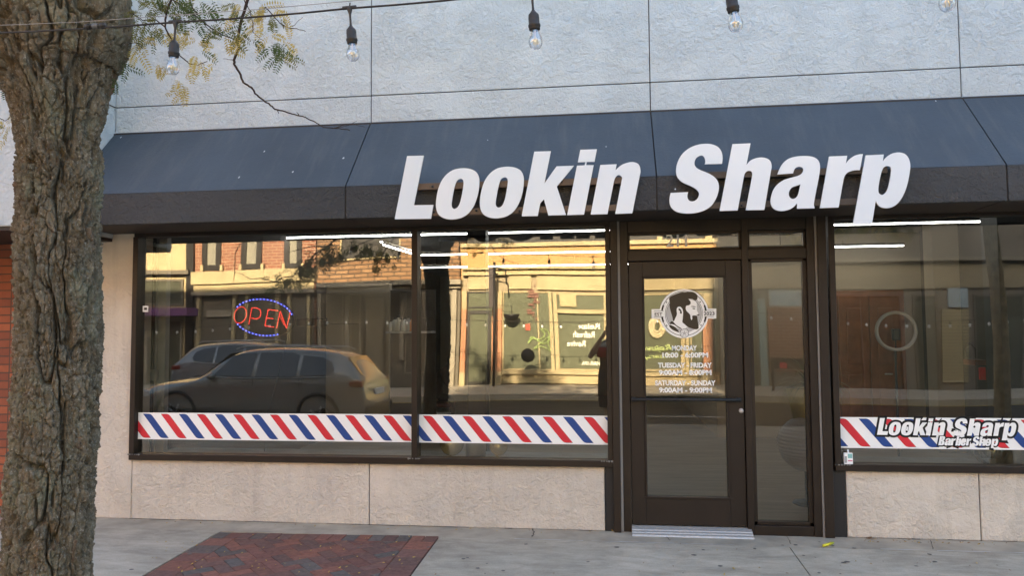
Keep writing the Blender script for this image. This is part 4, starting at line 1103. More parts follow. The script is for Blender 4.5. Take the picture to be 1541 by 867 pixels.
# dead drooping branch, seen against the wall
YBr=-3.3
def br(mb,pts,r0,r1,Y=YBr,sub=4,jit=.004):
    q=[]
    for i in range(len(pts)-1):
        for k in range(sub):
            t_=k/sub; x=pts[i][0]*(1-t_)+pts[i+1][0]*t_; y=pts[i][1]*(1-t_)+pts[i+1][1]*t_
            y3=Y+ (pts[i][2] if len(pts[i])>2 else 0)
            q.append(P(x,y,y3)+np.array([random.uniform(-jit,jit)*.4 for _ in range(3)]))
    q.append(P(pts[-1][0],pts[-1][1],Y+(pts[-1][2] if len(pts[-1])>2 else 0)))
    n=len(q); mb.tube(q,[r0+(r1-r0)*i/(n-1) for i in range(n)],6)
    return q
mbr=MB()
main=[(400,-60),(372,0),(362,35),(357,62),(360,72),(352,90),(353,97),(362,112),(366,124),(378,131),(384,140),(395,150),(405,156),(414,164),(430,168),(440,171),(455,175),(472,182),(487,191),(505,193),(525,195)]
br(mbr,main,.0062,.0018)
br(mbr,[(504,193),(515,188),(535,187),(549,191)],.0016,.0008); br(mbr,[(500,193),(520,190),(537,182)],.0012,.0007); br(mbr,[(418,165),(419,171)],.0025,.001); br(mbr,[(449,173),(447,168)],.002,.001);br(mbr,[(525,195),(526,196)],.002,.002)
br(mbr,[(240,-30),(262,0),(278,12),(300,28),(318,42),(335,52),(350,58),(358,62)],.004,.0018)
br(mbr,[(280,-15),(290,12),(302,27),(312,42),(325,52)],.003,.001)
br(mbr,[(368,0),(376,15),(380,30),(381,48),(388,55),(396,61)],.0022,.001)
br(mbr,[(400,10),(412,24),(424,37),(437,42),(447,43),(460,47)],.0026,.0012); br(mbr,[(440,40),(447,33),(456,25)],.0012,.0007)
br(mbr,[(260,-5),(250,18),(248,40),(256,55),(262,72),(272,85),(285,95),(298,98),(312,92)],.0045,.0015)
br(mbr,[(248,40),(235,30),(215,30),(200,20),(192,18)],.003,.001); br(mbr,[(200,20),(212,30),(218,40),(212,48)],.0015,.0008)
br(mbr,[(357,62),(350,45),(343,35)],.0015,.0008); br(mbr,[(353,90),(336,88)],.0016,.0007)
br(mbr,[(0,178),(8,182),(15,176),(24,172)],.002,.001,-3.1)
br(mbr,[(195,65),(206,64),(214,72)],.0014,.0008)
# bigger limbs above the frame
random.seed(11)
tips=[]
def grow(p,d,L,r,depth):
    pts=[p.copy()]; q=p.copy(); v=d.copy()
    n=6
    for i in range(n):
        v=v+np.array([random.uniform(-.22,.22),random.uniform(-.22,.22),random.uniform(-.12,.10)]); v/=np.linalg.norm(v)
        q=q+v*L/n; pts.append(q.copy())
        if depth>0 and i>=2:
            s=np.array([random.uniform(-1,1),random.uniform(-1,1),random.uniform(-.2,.5)]); s/=np.linalg.norm(s)
            grow(q,(v*.5+s*.8)/np.linalg.norm(v*.5+s*.8),L*.55,r*.5,depth-1)
    mbr.tube(pts,[r*(1-.7*i/n) for i in range(n+1)],6)
    for pp in pts[2:]: tips.append((pp,v.copy()))
for (x,y,dy) in ((-10,-170,-.1),(-60,-330,-.2),(-140,-560,-.3),(195,-160,.1),(250,-320,0),(330,-540,-.2),(420,-780,-.5)):
    for k in range(2):
        p=PT(x,y,YT+dy); d=np.array([random.uniform(-1,1),random.uniform(-1,.35),random.uniform(.0,.45)]); d/=np.linalg.norm(d)
        grow(p,d,random.uniform(1.3,1.9),.04,2)
mbr.build('branch',barkd,tree)
# compound leaves
def leafmat(name,c):
    t=NT(name); v=t.coord(); n=t.noise(14,3,.6,0,v); col=t.ramp(n,[(.3,tuple(x*.75 for x in c)),(.7,tuple(x*1.2 for x in c))])
    b=t.n('ShaderNodeBsdfPrincipled'); t.l(col,b.inputs['Base Color']); b.inputs['Roughness'].default_value=.6; b.inputs['Specular IOR Level'].default_value=.3
    tr=t.n('ShaderNodeBsdfTranslucent'); t.l(col,tr.inputs[0]); x=t.n('ShaderNodeMixShader'); x.inputs[0].default_value=.4
    t.l(b.outputs[0],x.inputs[1]); t.l(tr.outputs[0],x.inputs[2]); t.l(x.outputs[0],t.out.inputs[0]); return t.m
LM=[leafmat('locust_leaf_green',(.075,.115,.035)),leafmat('locust_leaf_yellow',(.50,.41,.12)),leafmat('locust_leaf_olive',(.16,.17,.045))]
def frond(mb,p,d,L,mat,n=9,lw=.0085):
    d=np.array(d,float); d/=np.linalg.norm(d)
    s=np.cross(d,[random.uniform(-.5,.5),-1,random.uniform(-.5,.5)]); s/=np.linalg.norm(s); up=np.cross(s,d)
    vs=[];fs=[]; q=np.array(p,float)
    for i in range(n):
        q=q+d*L/n; d=d+np.array([0,0,-.05]); d/=np.linalg.norm(d)
        ll=lw*2.1*(.6+.6*math.sin(math.pi*(i+.7)/(n+.6)))
        for sg in (-1,1):
            if random.random()<.06: continue
            dr=s*sg*.93+d*.35+up*random.uniform(-.3,.3); dr/=np.linalg.norm(dr); w=d*ll*.17
            k=len(vs); vs+=[q,q+dr*ll*.45+w,q+dr*ll,q+dr*ll*.45-w]; fs.append((k,k+1,k+2,k+3))
    mb.add(vs,fs,mat)
    mb.tube([np.array(p,float),(np.array(p)+q)/2+up*.002,q],.0007,3,mat,False,False)
fol=MB(); random.seed(5)
def cluster(px,py,spread,n,mats,L=(.05,.10),Y=YBr,down=True):
    for k in range(int(n*1.15)):
        x=px+random.gauss(0,spread); y=py+random.gauss(0,spread*.7)
        d=(random.uniform(-.8,.8),random.uniform(-.4,.4),random.uniform(-1,-.2) if random.random()<.7 else random.uniform(-.2,.6))
        frond(fol,P(x,y,Y+random.uniform(-.06,.06)),d,random.uniform(*L),random.choice(mats))
for a in ((262,12,16,16,[0,0,2]),(240,20,12,9,[0,2]),(205,22,9,6,[0,2,1]),(228,46,8,6,[0,2]),(256,50,7,6,[1,1,2]),(268,48,8,4,[1]),(282,10,10,6,[0]),(306,5,8,7,[0]),(305,66,8,5,[0,2,1]),(330,58,10,6,[1,2]),(345,52,8,5,[1,2,0]),(362,52,6,5,[1,1]),(392,12,9,9,[1,1,2]),(402,24,8,6,[1,2]),(378,58,5,3,[0]),(415,70,7,5,[0]),(426,82,6,5,[0,2]),(403,52,5,3,[1]),(352,8,6,4,[1,2]),(320,40,7,3,[2,0]),(292,88,8,5,[1]),(328,88,6,2,[1]),(185,95,6,3,[0]),(176,118,3,1,[0]),(212,62,5,3,[1]),(209,75,4,2,[1]),(270,120,4,2,[1]),(283,133,5,3,[1]),(246,95,4,2,[1]),(246,112,3,1,[1]),(432,60,4,2,[1]),(440,74,2,1,[1])):
    cluster(*a)
cluster(4,130,5,5,[0,2,1],Y=-3.0); cluster(12,194,6,6,[1,1,2],Y=-3.0); cluster(2,110,4,4,[0,1],Y=-3.0)
random.seed(21)
for p,v in tips:
    if p[2]<2.9: continue
    for k in range(9):
        d=np.array([random.uniform(-1,1),random.uniform(-1,1),random.uniform(-1,.2)])
        frond(fol,p+np.array([random.gauss(0,.10),random.gauss(0,.10),random.gauss(0,.06)]),d,random.uniform(.08,.13),random.choice([0,0,2,2,1]),7,.012)
# fringe that hangs into the mirrored view on the street side
def fringe(px,py,sp,n,mats,Yv):
    for k in range(n):
        x=px+random.gauss(0,sp); y=py+random.gauss(0,sp*.55); c=M(x,y,Yv)
        frond(fol,c,(random.uniform(-.8,.8),random.uniform(-.8,.8),random.uniform(-1,.1)),random.uniform(.11,.18),random.choice(mats),8,.020)
YF=4.6
for a in ((500,385,8,30,[0,0,2]),(465,400,7,26,[0]),(475,392,9,26,[0,0,2]),(455,410,9,22,[0,2]),(435,418,10,18,[0]),(420,425,10,14,[0]),(545,380,10,14,[0]),(575,385,9,20,[0,0,2]),(570,398,6,10,[0]),(530,370,10,12,[0]),(500,372,9,14,[0])): fringe(*a,YF)
mbr=MB()
def brm(pts,r0,r1): 
    q=[M(x,y,YF) for x,y in pts]; mbr.tube(q,[r0+(r1-r0)*i/(len(q)-1) for i in range(len(q))],6)
brm([(560,330),(540,338),(520,354),(503,361),(490,374),(474,381),(462,396),(449,402),(440,415),(425,417),(412,424),(392,418),(375,419),(363,411),(352,408)],.016,.004); brm([(360,365),(352,380),(352,408),(350,425)],.008,.004); brm([(490,372),(470,370),(430,380)],.012,.004); brm([(600,330),(590,360),(575,380),(570,398)],.012,.004); brm([(620,345),(560,360),(530,372)],.014,.004)
mbr.build('branch',barkd,tree)
print('leaf faces',len(fol.f)); fol.build('foliage',LM,tree)
# second street tree further right, first seen only in the glass
cT=M(1507,500,3.4)
t2=empty('street_tree',(cT[0],cT[1],0),'slender tree trunk mirrored at the right edge of the right window','tree','street trees along the kerb')
tb2=MB(); x=cT[0]; y=cT[1]
bark_tube(tb2,[(x-.03,y,-.1),(x,y,.6),(x+.0,y,1.4),(x-.03,y,2.2),(x-.1,y,3.2),(x-.3,y-.1,4.4),(x-.5,y-.1,5.6)],[.12,.088,.080,.076,.07,.06,.04],160,420,.010,31)
build_bark(tb2,'trunk',simple('pale_tan_bark',(.42,.33,.20),.9,0,.2,.35,9,.8,40),t2)
tips=[]; mbr=MB(); random.seed(31)
for z,dx in ((3.0,-.08),(3.6,-.15),(4.4,-.3),(5.2,-.45)):
    for k in range(3):
        d=np.array([random.uniform(-1,1),random.uniform(-1,.6),random.uniform(-.05,.4)]); d/=np.linalg.norm(d); grow(np.array([x+dx,y,z]),d,random.uniform(1.2,1.8),.03,1)
mbr.build('branch',barkd,t2)
fol=MB()
for p,v in tips:
    for k in range(12):
        d=np.array([random.uniform(-1,1),random.uniform(-1,1),random.uniform(-1,.2)])
        frond(fol,p+np.array([random.gauss(0,.12),random.gauss(0,.12),random.gauss(0,.08)]),d,random.uniform(.1,.15),random.choice([0,2,2,1]),7,.014)
fol.build('foliage',LM,t2)
# ================================================================ string lights
gl=NT('clear_bulb_glass'); tr=gl.n('ShaderNodeBsdfTransparent'); tr.inputs[0].default_value=(.93,.94,.95,1); g_=gl.n('ShaderNodeBsdfGlossy'); g_.inputs['Roughness'].default_value=.02
lw=gl.n('ShaderNodeLayerWeight'); lw.inputs['Blend'].default_value=.35; mx=gl.n('ShaderNodeMixShader'); gl.l(gl.math('ADD',gl.math('MULTIPLY',lw.outputs['Facing'],.6),.16),mx.inputs[0]); gl.l(tr.outputs[0],mx.inputs[1]); gl.l(g_.outputs[0],mx.inputs[2]); gl.l(mx.outputs[0],gl.out.inputs[0])
MT['bulb']=gl.m; MT['filament']=simple('warm_filament',(.95,.82,.55),.3); MT['sock']=simple('black_socket',(.022,.020,.019),.5,0,.5,.1)
sl_=empty('string_light',(P(530,20,-3.6)[0],-3.6,2.6),'black cable string of clear bulbs slung across the top of the picture','string lights')
# bulbs: (junction pixel, bulb-bottom pixel, depth Y)
ST=[((264,33),(260,112),-3.86),((526,12),(532,92),-3.93),((800,-14),(807,74),-4.02),((1094,-42),(1109,48),-4.12),((1409,-78),(1428,17),-4.24)]
JW=[P(j[0],j[1],Y) for j,b,Y in ST]
stp=JW[1]-JW[0]; ste=JW[4]-JW[3]
lefts=[JW[0]-stp*k+np.array([0,0,.012*k*k]) for k in (3,2,1)]; rights=[JW[4]+ste*k+np.array([0,0,.02*k*k]) for k in range(1,7)]
lefts=[p+np.array([-.13,0,0]) for p in lefts]
allj=lefts+JW+rights
def sag(a,b,dz): return [a*(1-t)+b*t-np.array([0,0,dz*4*t*(1-t)]) for t in (.25,.5,.75)]
path=[]
for a,b in zip(allj[:-1],allj[1:]): path+=[a]+sag(a,b,.004)
path.append(allj[-1])
MB().tube(path,.0033,8).build('cable',MT['wire'],sl_)
MB().tube([p+np.array([0,0,.017]) for p in (allj[0],*[sag(a,b,-.004)[1] for a,b in zip(allj[:-1],allj[1:])],allj[-1])],.0011,6).build('support_wire',MT['steel'],sl_)
m=MB(); a=P(128,40,-3.83); b=P(158,38,-3.832); m.tube([a,b],.0085,10); m.tube([P(130,40,-3.83),P(136,39.6,-3.831)],.0105,10); m.tube([P(152,38.4,-3.831),P(158,38,-3.832)],.0105,10); m.tube([P(140,39,-3.831),P(148,39,-3.831)],.0095,10,1); m.build('connector',[MT['wire'],MT['greycan']],sl_)
def bulb(J,Bt):
    v=Bt-J; L=np.linalg.norm(v); dn=v/L
    # build in local frame then move
    k=L/.190
    def loc(prof,n=20):
        vs=[];fs=[]; e1=np.cross(dn,[0,1,0]); e1/=np.linalg.norm(e1); e2=np.cross(dn,e1)
        for r,z in prof:
            for i in range(n):
                a=2*math.pi*i/n; vs.append(J+dn*z*k+(e1*math.cos(a)+e2*math.sin(a))*r*k)
        for i in range(len(prof)-1):
            for q in range(n):
                q2=(q+1)%n; fs.append((i*n+q,i*n+q2,(i+1)*n+q2,(i+1)*n+q))
        return vs,fs
    m=MB()
    m.add(*loc([(.001,-.006),(.006,-.005),(.009,.0),(.009,.006),(.004,.022),(.0035,.05),(.0045,.062),(.010,.070),(.0165,.078),(.0175,.090),(.0175,.108),(.0195,.110),(.0195,.116),(.0175,.118),(.0175,.125),(.0165,.127),(.001,.127)]),smooth=True)
    t=J-dn*.0; m.tube([J+np.array([-.022,0,.0015+ .0]),J+np.array([.022,0,.003])],.0062,8)
    m.tube([J+np.array([0,0,.004]),J+np.array([.002,0,.018])],.0022,6)
    s_=m.build('socket',MT['sock'],sl_)
    m=MB(); m.add(*loc([(.0125,.126),(.0135,.134),(.0165,.143),(.0205,.153),(.0225,.163),(.0222,.171),(.0185,.180),(.012,.187),(.001,.190)],24),smooth=True)
    m.build('bulb',MT['bulb'],s_)
    m=MB()
    c0=J+dn*.127*k; m.tube([c0,c0+dn*.026*k],.0035*k,8,0)
    for i in range(4):
        a=i*math.pi/2+.4; e=np.array([math.cos(a),math.sin(a),0])*.008*k
        m.tube([c0+dn*.022*k+e*.35,c0+dn*.048*k+e],.0011*k,5,1)
    m.build('filament',[MT['white'],MT['filament']],s_)
for j,b,Y in ST: bulb(P(j[0],j[1],Y),P(b[0],b[1],Y))
dv=P(532,92,-3.93)-P(526,12,-3.93)
for J in lefts+rights: bulb(J,J+np.array([random.uniform(-.01,.01),0,-np.linalg.norm(dv)]))
# second, finer string across the street, met only in the mirrors
t=empty('string_light',(0,-15.2,2.2),'thin string of tiny white bulbs hung along the far sidewalk','string lights')
m=MB(); k=0; pts=[M(px,489-(px-150)*.012+6*math.sin((px-100)*.011),15.2) for px in range(60,1541,29)]; m.tube(pts,.010,5); m.build('cable',MT['wire'],t)
fb=simple('frosted_bulb',(.8,.8,.75),.3)
for p in pts: MB().tube([p,p-np.array([0,0,.10])],.014,6,0).ball(p-np.array([0,0,.13]),.036,1,7,1,1,1.4).build('bulb',[MT['wire'],fb],t)
# ================================================================ street and far side
ZR=-.30; YFK=-14.4; ZFS=-.14; YV=18.0
m=MB(); m.box(-120,120,YFK,YK-.0,-.5,ZR); tag(m.build('road',MT['asphalt']),kind='structure')
m=MB()
for k in range(-8,9): m.box(k*9,k*9+3,-10.75,-10.63,ZR,ZR+.004)
m.box(-45,45,YFK+.06,YFK+.18,ZR,ZR+.004,1)
tag(m.build('lane_markings',[simple('worn_white_paint',(.55,.54,.5),.8),simple('worn_yellow_paint',(.45,.32,.05),.8)]),kind='structure')
m=MB(); m.box(-60,60,-40,YFK,-.5,ZFS,0,0); 
tag(m.build('far_sidewalk',simple('far_concrete',(.42,.37,.29),.9,0,.3,.15,1.2)),kind='structure')
def F(px,py,pr=0.): return M(px,py,YV-pr)
def fbox(mb,px0,py0,px1,py1,pr,th,mat=0,bev=0.):
    """box on the far facades whose front stands pr metres proud of the wall face; corners in photo pixels"""
    a=F(px0,(py0+py1)/2,pr);b=F(px1,(py0+py1)/2,pr); c=F((px0+px1)/2,py0,pr); d=F((px0+px1)/2,py1,pr)
    y=-(YV-pr); mb.box(a[0],b[0],y-th,y,d[2],c[2],mat,bev)
FM=dict(
 red=brick('far_red_brick',(.25,.10,.055),(.19,.075,.045),(.34,.24,.17),.30,.10,.5,.016),  # the red brick's own colour, on every front that uses it
 brown=brick('far_brown_brick',(.30,.18,.095),(.19,.105,.055),(.07,.05,.035),.42,.135,.5,.022),  # the brown brick's own colour
 tan=simple('tan_painted_wall',(.40,.245,.105),.85,0,.3,.05,2),
 cream=simple('cream_stone',(.38,.315,.185),.85,0,.3,.12,2),
 grey=simple('grey_storefront_paint',(.13,.115,.09),.7,0,.3,.1,2),
 lgrey=simple('pale_grey_paint',(.27,.24,.185),.7,0,.3,.1,2),
 dark=simple('dark_opening',(.02,.018,.016),.4,0,.4,.2),
 glass=simple('dim_shop_glass',(.075,.08,.06),.12,0,.6,.3,1.3),
 green=simple('grey_green_glass',(.115,.125,.085),.15,0,.5,.15,1.3),
 beige=simple('beige_render',(.30,.25,.165),.85,0,.3,.06,1),
 slate=simple('awning_and_sky_block',(.045,.045,.045),.8),
 purple=simple('purple_awning_cloth',(.16,.06,.17),.8),
 blind=simple('grey_window_blind',(.20,.19,.15),.7),
 orange=brick('orange_pier_brick',(.50,.20,.09),(.42,.16,.08),(.35,.28,.2),.22,.075,.5,.012),
 )
def bld(name,label,px0,px1,ztop,mat,depth=9.,z0=ZFS,x0=None,x1=None):
    a=F(px0,450)[0] if x0 is None else x0; b=F(px1,450)[0] if x1 is None else x1
    t=empty(name,((a+b)/2,-YV,ZFS),label,'building')
    MB().box(a+.01,b-.01,-YV-depth,-YV,z0,ztop).build('wall',mat,t); return t
def part(t,name,mat,rects,par=None):
    m=MB()
    for r in rects: fbox(m,*r)
    return m.build(name,mat,par or t)
def fwin(t,px0,py0,px1,py1,frame,pane,fw=3,mull=(),trans=(),name='window'):
    m=MB(); fbox(m,px0,py0,px0+fw,py1,.06,.08); fbox(m,px1-fw,py0,px1,py1,.06,.08); fbox(m,px0+fw,py0,px1-fw,py0+fw,.058,.08); fbox(m,px0+fw,py1-fw,px1-fw,py1,.058,.08)
    for x in mull: fbox(m,x-1,py0+fw,x+1,py1-fw,.055,.06)
    for y in trans: fbox(m,px0+fw,y-1,px1-fw,y+1,.053,.06)
    w=m.build(name,frame,t)
    m=MB(); fbox(m,px0+.5,py0+.5,px1-.5,py1-.5,.012,.02); m.build('pane',pane,w); return w
# far left
B0=bld('corner_building','tall shaded brown building at the far left end across the street',-600,140,10.5,FM['brown'],9)
B1=bld('stucco_front_building','golden stucco building with purple awning across the street, mirrored at the left pane edge',141,280,9.8,FM['cream'])
part(B1,'cornice',FM['grey'],[(141,405,280,411,.25,.3)]); part(B1,'awning',FM['purple'],[(150,462,278,474,.9,.9)])
for a in ((150,415,210,455),(216,418,272,458)): fwin(B1,*a,FM['grey'],FM['glass'])
fwin(B1,160,480,212,585,FM['lgrey'],FM['glass']); fwin(B1,218,480,270,585,FM['lgrey'],FM['glass'])
part(B1,'pilaster',FM['dark'],[(276,340,287,600,.12,.2)])  # dark strip standing in for the gap and downspout between the fronts
B2=bld('red_brick_building','red brick building with tall windows and a pale stone ledge across the street',281,477,10.2,FM['red'])
part(B2,'stone_ledge',FM['cream'],[(284,405,474,424,.2,.3),(284,424,474,440,.1,.2)])
for x0,x1 in ((302,332),(364,395),(428,455)): 
    w=fwin(B2,x0,340,x1,404,FM['dark'],FM['blind'],8); part(B2,'sill',FM['cream'],[(x0-3,396,x0+1,405,.14,.1),(x1-1,396,x1+3,405,.14,.1)],w)
part(B2,'storefront_wall',FM['grey'],[(284,440,474,598,.03,.05)])
part(B2,'fascia_board',FM['lgrey'],[(284,436,474,441,.35,.3),(310,465,352,476,.14,.12)])
for x in (292,352,372,415,432,462): part(B2,'pilaster',FM['cream'],[(x,442,x+5,596,.18,.2)])
for a in ((300,447,350,590),(358,447,371,590),(380,447,413,590),(438,447,460,590)): fwin(B2,*a,FM['grey'],FM['glass'],2,(),(500,))
B3=bld('brown_brick_building','brown brick building with one wide dark window above its storefront across the street',478,688,10.4,FM['brown'])
fwin(B3,513,330,600,392,FM['cream'],FM['dark'],2,(),())
part(B3,'cornice',FM['lgrey'],[(478,424,688,431,.4,.5),(478,431,688,437,.2,.3)])
part(B3,'storefront_wall',FM['grey'],[(478,437,688,598,.03,.05)])
part(B3,'pilaster',FM['lgrey'],[(480,438,485,597,.2,.2),(522,438,528,560,.2,.2),(600,438,606,540,.2,.2),(640,438,646,560,.2,.2),(676,438,682,597,.2,.2)])
fwin(B3,487,442,520,560,FM['lgrey'],FM['beige'],2); fwin(B3,530,442,545,596,FM['lgrey'],FM['glass'],2); fwin(B3,548,446,580,597,FM['dark'],simple('dark_red_door',(.06,.028,.02),.5),4,name='door'); fwin(B3,608,442,640,560,FM['lgrey'],FM['glass'],2,(),(480,)); fwin(B3,648,442,676,560,FM['lgrey'],FM['glass'],2,(),(480,))
part(B3,'awning',FM['slate'],[(478,437,600,440,1.5,1.5)])
# tan building, straight opposite
ztan=F(800,366)[2]
B4=bld('tan_building','low tan painted building with cream parapet and brick piers across the street',689,1083,ztan,FM['tan'])
part(B4,'parapet',FM['cream'],[(689,363,1083,369,.12,.3)]); part(B4,'chimney',FM['cream'],[(985,356,993,363,.0,.6),(1063,354,1074,363,.0,.6)])
m=MB(); a=F(689,300)[0];b=F(1083,300)[0]; m.box(a,b,-YV-12,-YV-1.2,0,10.5); m.build('roof',FM['slate'],B4)  # added dark mass, blocks bright sky above the parapet in the mirrored view
part(B4,'cornice',FM['cream'],[(691,401,1083,404,.32,.35),(691,404,1083,411,.18,.25),(691,411,1083,413,.25,.3)])
part(B4,'sign_panel',FM['cream'],[(700,416,735,437,.14,.15),(762,416,798,437,.14,.15),(808,416,914,437,.14,.15),(926,420,1083,436,.14,.15)])
part(B4,'storefront_wall',FM['beige'],[(691,413,1083,441,.03,.05)])
part(B4,'storefront_glass_wall',FM['green'],[(691,441,1083,562,.02,.04)])
def pier(x0,x1,t=B4):
    p=part(t,'pier',FM['orange'],[(x0,468,x1,562,.25,.3)]); part(t,'pier_cap',FM['cream'],[(x0,441,x1,468,.26,.3),(x0-.5,562,x1+.5,584,.27,.3)],p)
pier(690,697); pier(736,751); pier(913,922); pier(1060,1075)
fwin(B4,698,470,735,581,FM['dark'],FM['green'],5,name='door'); fwin(B4,698,441,735,466,FM['dark'],FM['glass'],2)
w1=fwin(B4,752,441,830,560,FM['cream'],FM['green'],2,(808,)); w2=fwin(B4,834,441,912,560,FM['cream'],FM['green'],3,(),(469,))
w3=fwin(B4,925,441,1032,560,FM['cream'],FM['green'],3,(1028,),()); 
part(B4,'mullion',FM['cream'],[(826,441,831,578,.16,.15),(833,441,839,578,.16,.15),(1025,441,1030,578,.16,.15),(1033,441,1038,578,.16,.15),(838,466,912,472,.14,.12)])
part(B4,'bulkhead',FM['cream'],[(752,560,912,566,.3,.3),(752,566,912,580,.18,.2),(925,562,1060,568,.3,.3),(925,568,1060,582,.18,.2)])
w4=fwin(B4,1040,441,1060,560,FM['cream'],FM['glass'],2)
def ftext(par,s,pxc,pyc,h,w,mat,bold=.02,shear=0.,name='window_lettering'):
    c=F(pxc,pyc,.075); m=MB(); put_text(m,s,(c[0],c[2]),h,w,bold,0,+1,shear,c[1]); return m.build(name,mat,par)
px2=1/47.5
wt=simple('white_lettering',(.8,.78,.68),.6)
ftext(w2,'Relax',886,491,9*px2,33*px2,wt); ftext(w2,'Refresh',878,504,10*px2,33*px2,wt); ftext(w2,'Revive',866,518,9*px2,28*px2,wt); ftext(w2,'HAIR-SPA',888,548,6*px2,27*px2,wt)
lg=simple('lime_lettering',(.36,.44,.16),.6)
ftext(w3,'Rejuvenate',972,526,12*px2,76*px2,lg,.03,.3); ftext(w3,'Therapy',982,538,9*px2,50*px2,lg,.02,.3)
sg=simple('soft_grey_lettering',(.35,.36,.33),.6)
for s,y in (('S',497),('T',510),('O',524)): ftext(w3,s,1061,y,9*px2,7*px2,sg,.0)
m=MB()
def curl(par,pts,mat,w=.05):
    q=[F(x,y,.07) for x,y in smooth_contour(pts,4)]; m=MB(); m.tube(q+[q[0]],w,6,0,True,False); return m.build('window_mural',mat,par)
curl(w1,[(792,520),(800,512),(815,520),(824,512),(822,500),(812,498),(818,506),(808,514),(797,510)],simple('green_mural_paint',(.26,.36,.12),.6),.02)
curl(w1,[(800,528),(812,524),(826,530),(822,520),(826,508)],simple('green_mural_paint2',(.22,.30,.10),.6),.018)
m=MB(); fbox(m,788,491,795,500,.08,.03); m.build('window_poster',simple('red_poster',(.55,.06,.03),.6),w1)
m=MB(); fbox(m,843,444,868,462,.09,.03); m.build('window_poster',simple('framed_prints',(.34,.28,.14),.6),w2)
m=MB(); 
for k in range(14): fbox(m,790+random.uniform(0,16),430+k*4.2,797+random.uniform(0,16),433.4+k*4.2,.085,.02)
m.build('window_mural',simple('dark_red_mural',(.16,.07,.05),.7),w1)
leafd=[]
for k,(x,y) in enumerate(((345,250),)): pass
m=MB()
for r,a0 in ((22,0),(17,.6),(11,1.2)):
    q=[F(990-2+ (r)*math.cos(a0+i*.5)*.55,492+ r*math.sin(a0+i*.5)*.75,.09) for i in range(14)]; m.tube(q,.05,6,0)
m.build('window_mural',simple('pale_shell_mural',(.55,.48,.30),.6),w3)
# banner, bracket lamp, hanging bowls in front of the tan building
def M2(px,py,Yv): return M(px,py,Yv)
c=M2(736,404,17); t=empty('street_banner',(c[0],-17.,ZFS),'narrow dark vertical banner on a pole in front of the tan building','banner')
a=M2(731,404,17);b=M2(738,465,17); MB().box(a[0],b[0],-17.02,-16.98,b[2],a[2],0,.004).build('banner_cloth',simple('dark_banner_cloth',(.06,.05,.05),.8),t)
p=M2(739.5,450,17); MB().tube([(p[0],-17,ZFS),(p[0],-17,M2(739,395,17)[2])],.04,10).build('pole',MT['ink'],t)
MB().tube([(p[0],-17,M2(739,404,17)[2]),(M2(756,404,17)[0],-17,M2(756,407,17)[2]),(M2(758,404,17)[0],-17,M2(758,430,17)[2])],.025,8).build('bracket',MT['ink'],t)
def bowl(px,py,rp,Yv,label):
    c=M2(px,py,Yv); r=rp*(Yv+CAMD)/FPX
    t=empty('hanging_planter',tuple(c),label,'planter')
    MB().lathe([(.001,-r*.8),(r*.5,-r*.68),(r*.85,-r*.35),(r,0),(r*.93,0),(.001,-.05)],c,20).build('bowl',MT['ink'],t)
    MB().tube([c+[0,0,0],c+[0,0,r*1.0],c+[-.5,0,r*1.1]],.012,6).build('bracket',MT['ink'],t)
bowl(766,476,13,17.5,'upper dark bowl hanging in front of the tan shop window'); c=M2(791,538,16.5); t=empty('dark_ball',tuple(c),'dark round ball hanging low in front of the green tinted shop window','ball'); MB().ball(c,.21,0,14).build('ball_shell',MT['ink'],t)
# grey building to the right
B5=bld('grey_commercial_building','shaded grey commercial building with a wide blank fascia across the street on the right',1084,1900,11.,simple('grey_beige_render',(.20,.18,.15),.85,0,.3,.08,.7))
part(B5,'cornice',FM['lgrey'],[(1084,384,1900,389,.3,.4)]); part(B5,'fascia_board',FM['beige'],[(1090,395,1880,430,.1,.15)])
brk=FM['red']
fwin(B5,1158,432,1210,462,FM['lgrey'],simple('pale_blue_panel',(.36,.44,.47),.5),2); part(B5,'brick_panel',brk,[(1158,462,1216,560,.08,.1)])
fwin(B5,1100,440,1150,585,FM['grey'],FM['glass'],2,(1142,)); part(B5,'pilaster',simple('pale_teal_pilaster',(.22,.30,.29),.6),[(1145,450,1155,585,.2,.2)])
fwin(B5,1250,440,1360,585,FM['grey'],FM['glass'],3,(1300,)); fwin(B5,1375,440,1408,585,FM['grey'],FM['glass'],3); part(B5,'panel',simple('pale_blue_panel2',(.34,.40,.42),.5),[(1421,431,1449,459,.12,.1)])
part(B5,'siding',FM['cream'],[(1412,462+k*5,1450,466+k*5,.1,.1) for k in range(22)])
fwin(B5,1460,440,1540,585,FM['grey'],FM['glass'],3); fwin(B5,1560,440,1700,585,FM['grey'],FM['glass'],3)
part(B5,'bulkhead',FM['beige'],[(1084,585,1900,598,.15,.2)])
# red sign stand and bench near far kerb, mirrored in the side window
c=M2(1180,550,16.2); t=empty('sandwich_board',(c[0],-16.2,ZFS),'small dark railing board with a red panel on the far sidewalk','sign board')
a=M2(1160,540,16.2);b=M2(1214,556,16.2); MB().box(a[0],b[0],-16.22,-16.18,b[2],a[2]).build('board',MT['ink'],t); a=M2(1173,547,16.15);b=M2(1183,555,16.15); MB().box(a[0],b[0],-16.17,-16.13,b[2],a[2]).build('red_panel',MT['red'],t)
for px in (1162,1212): p=M2(px,550,16.2); MB().box(p[0]-.03,p[0]+.03,-16.23,-16.17,ZFS,a[2]).build('leg',MT['ink'],t)
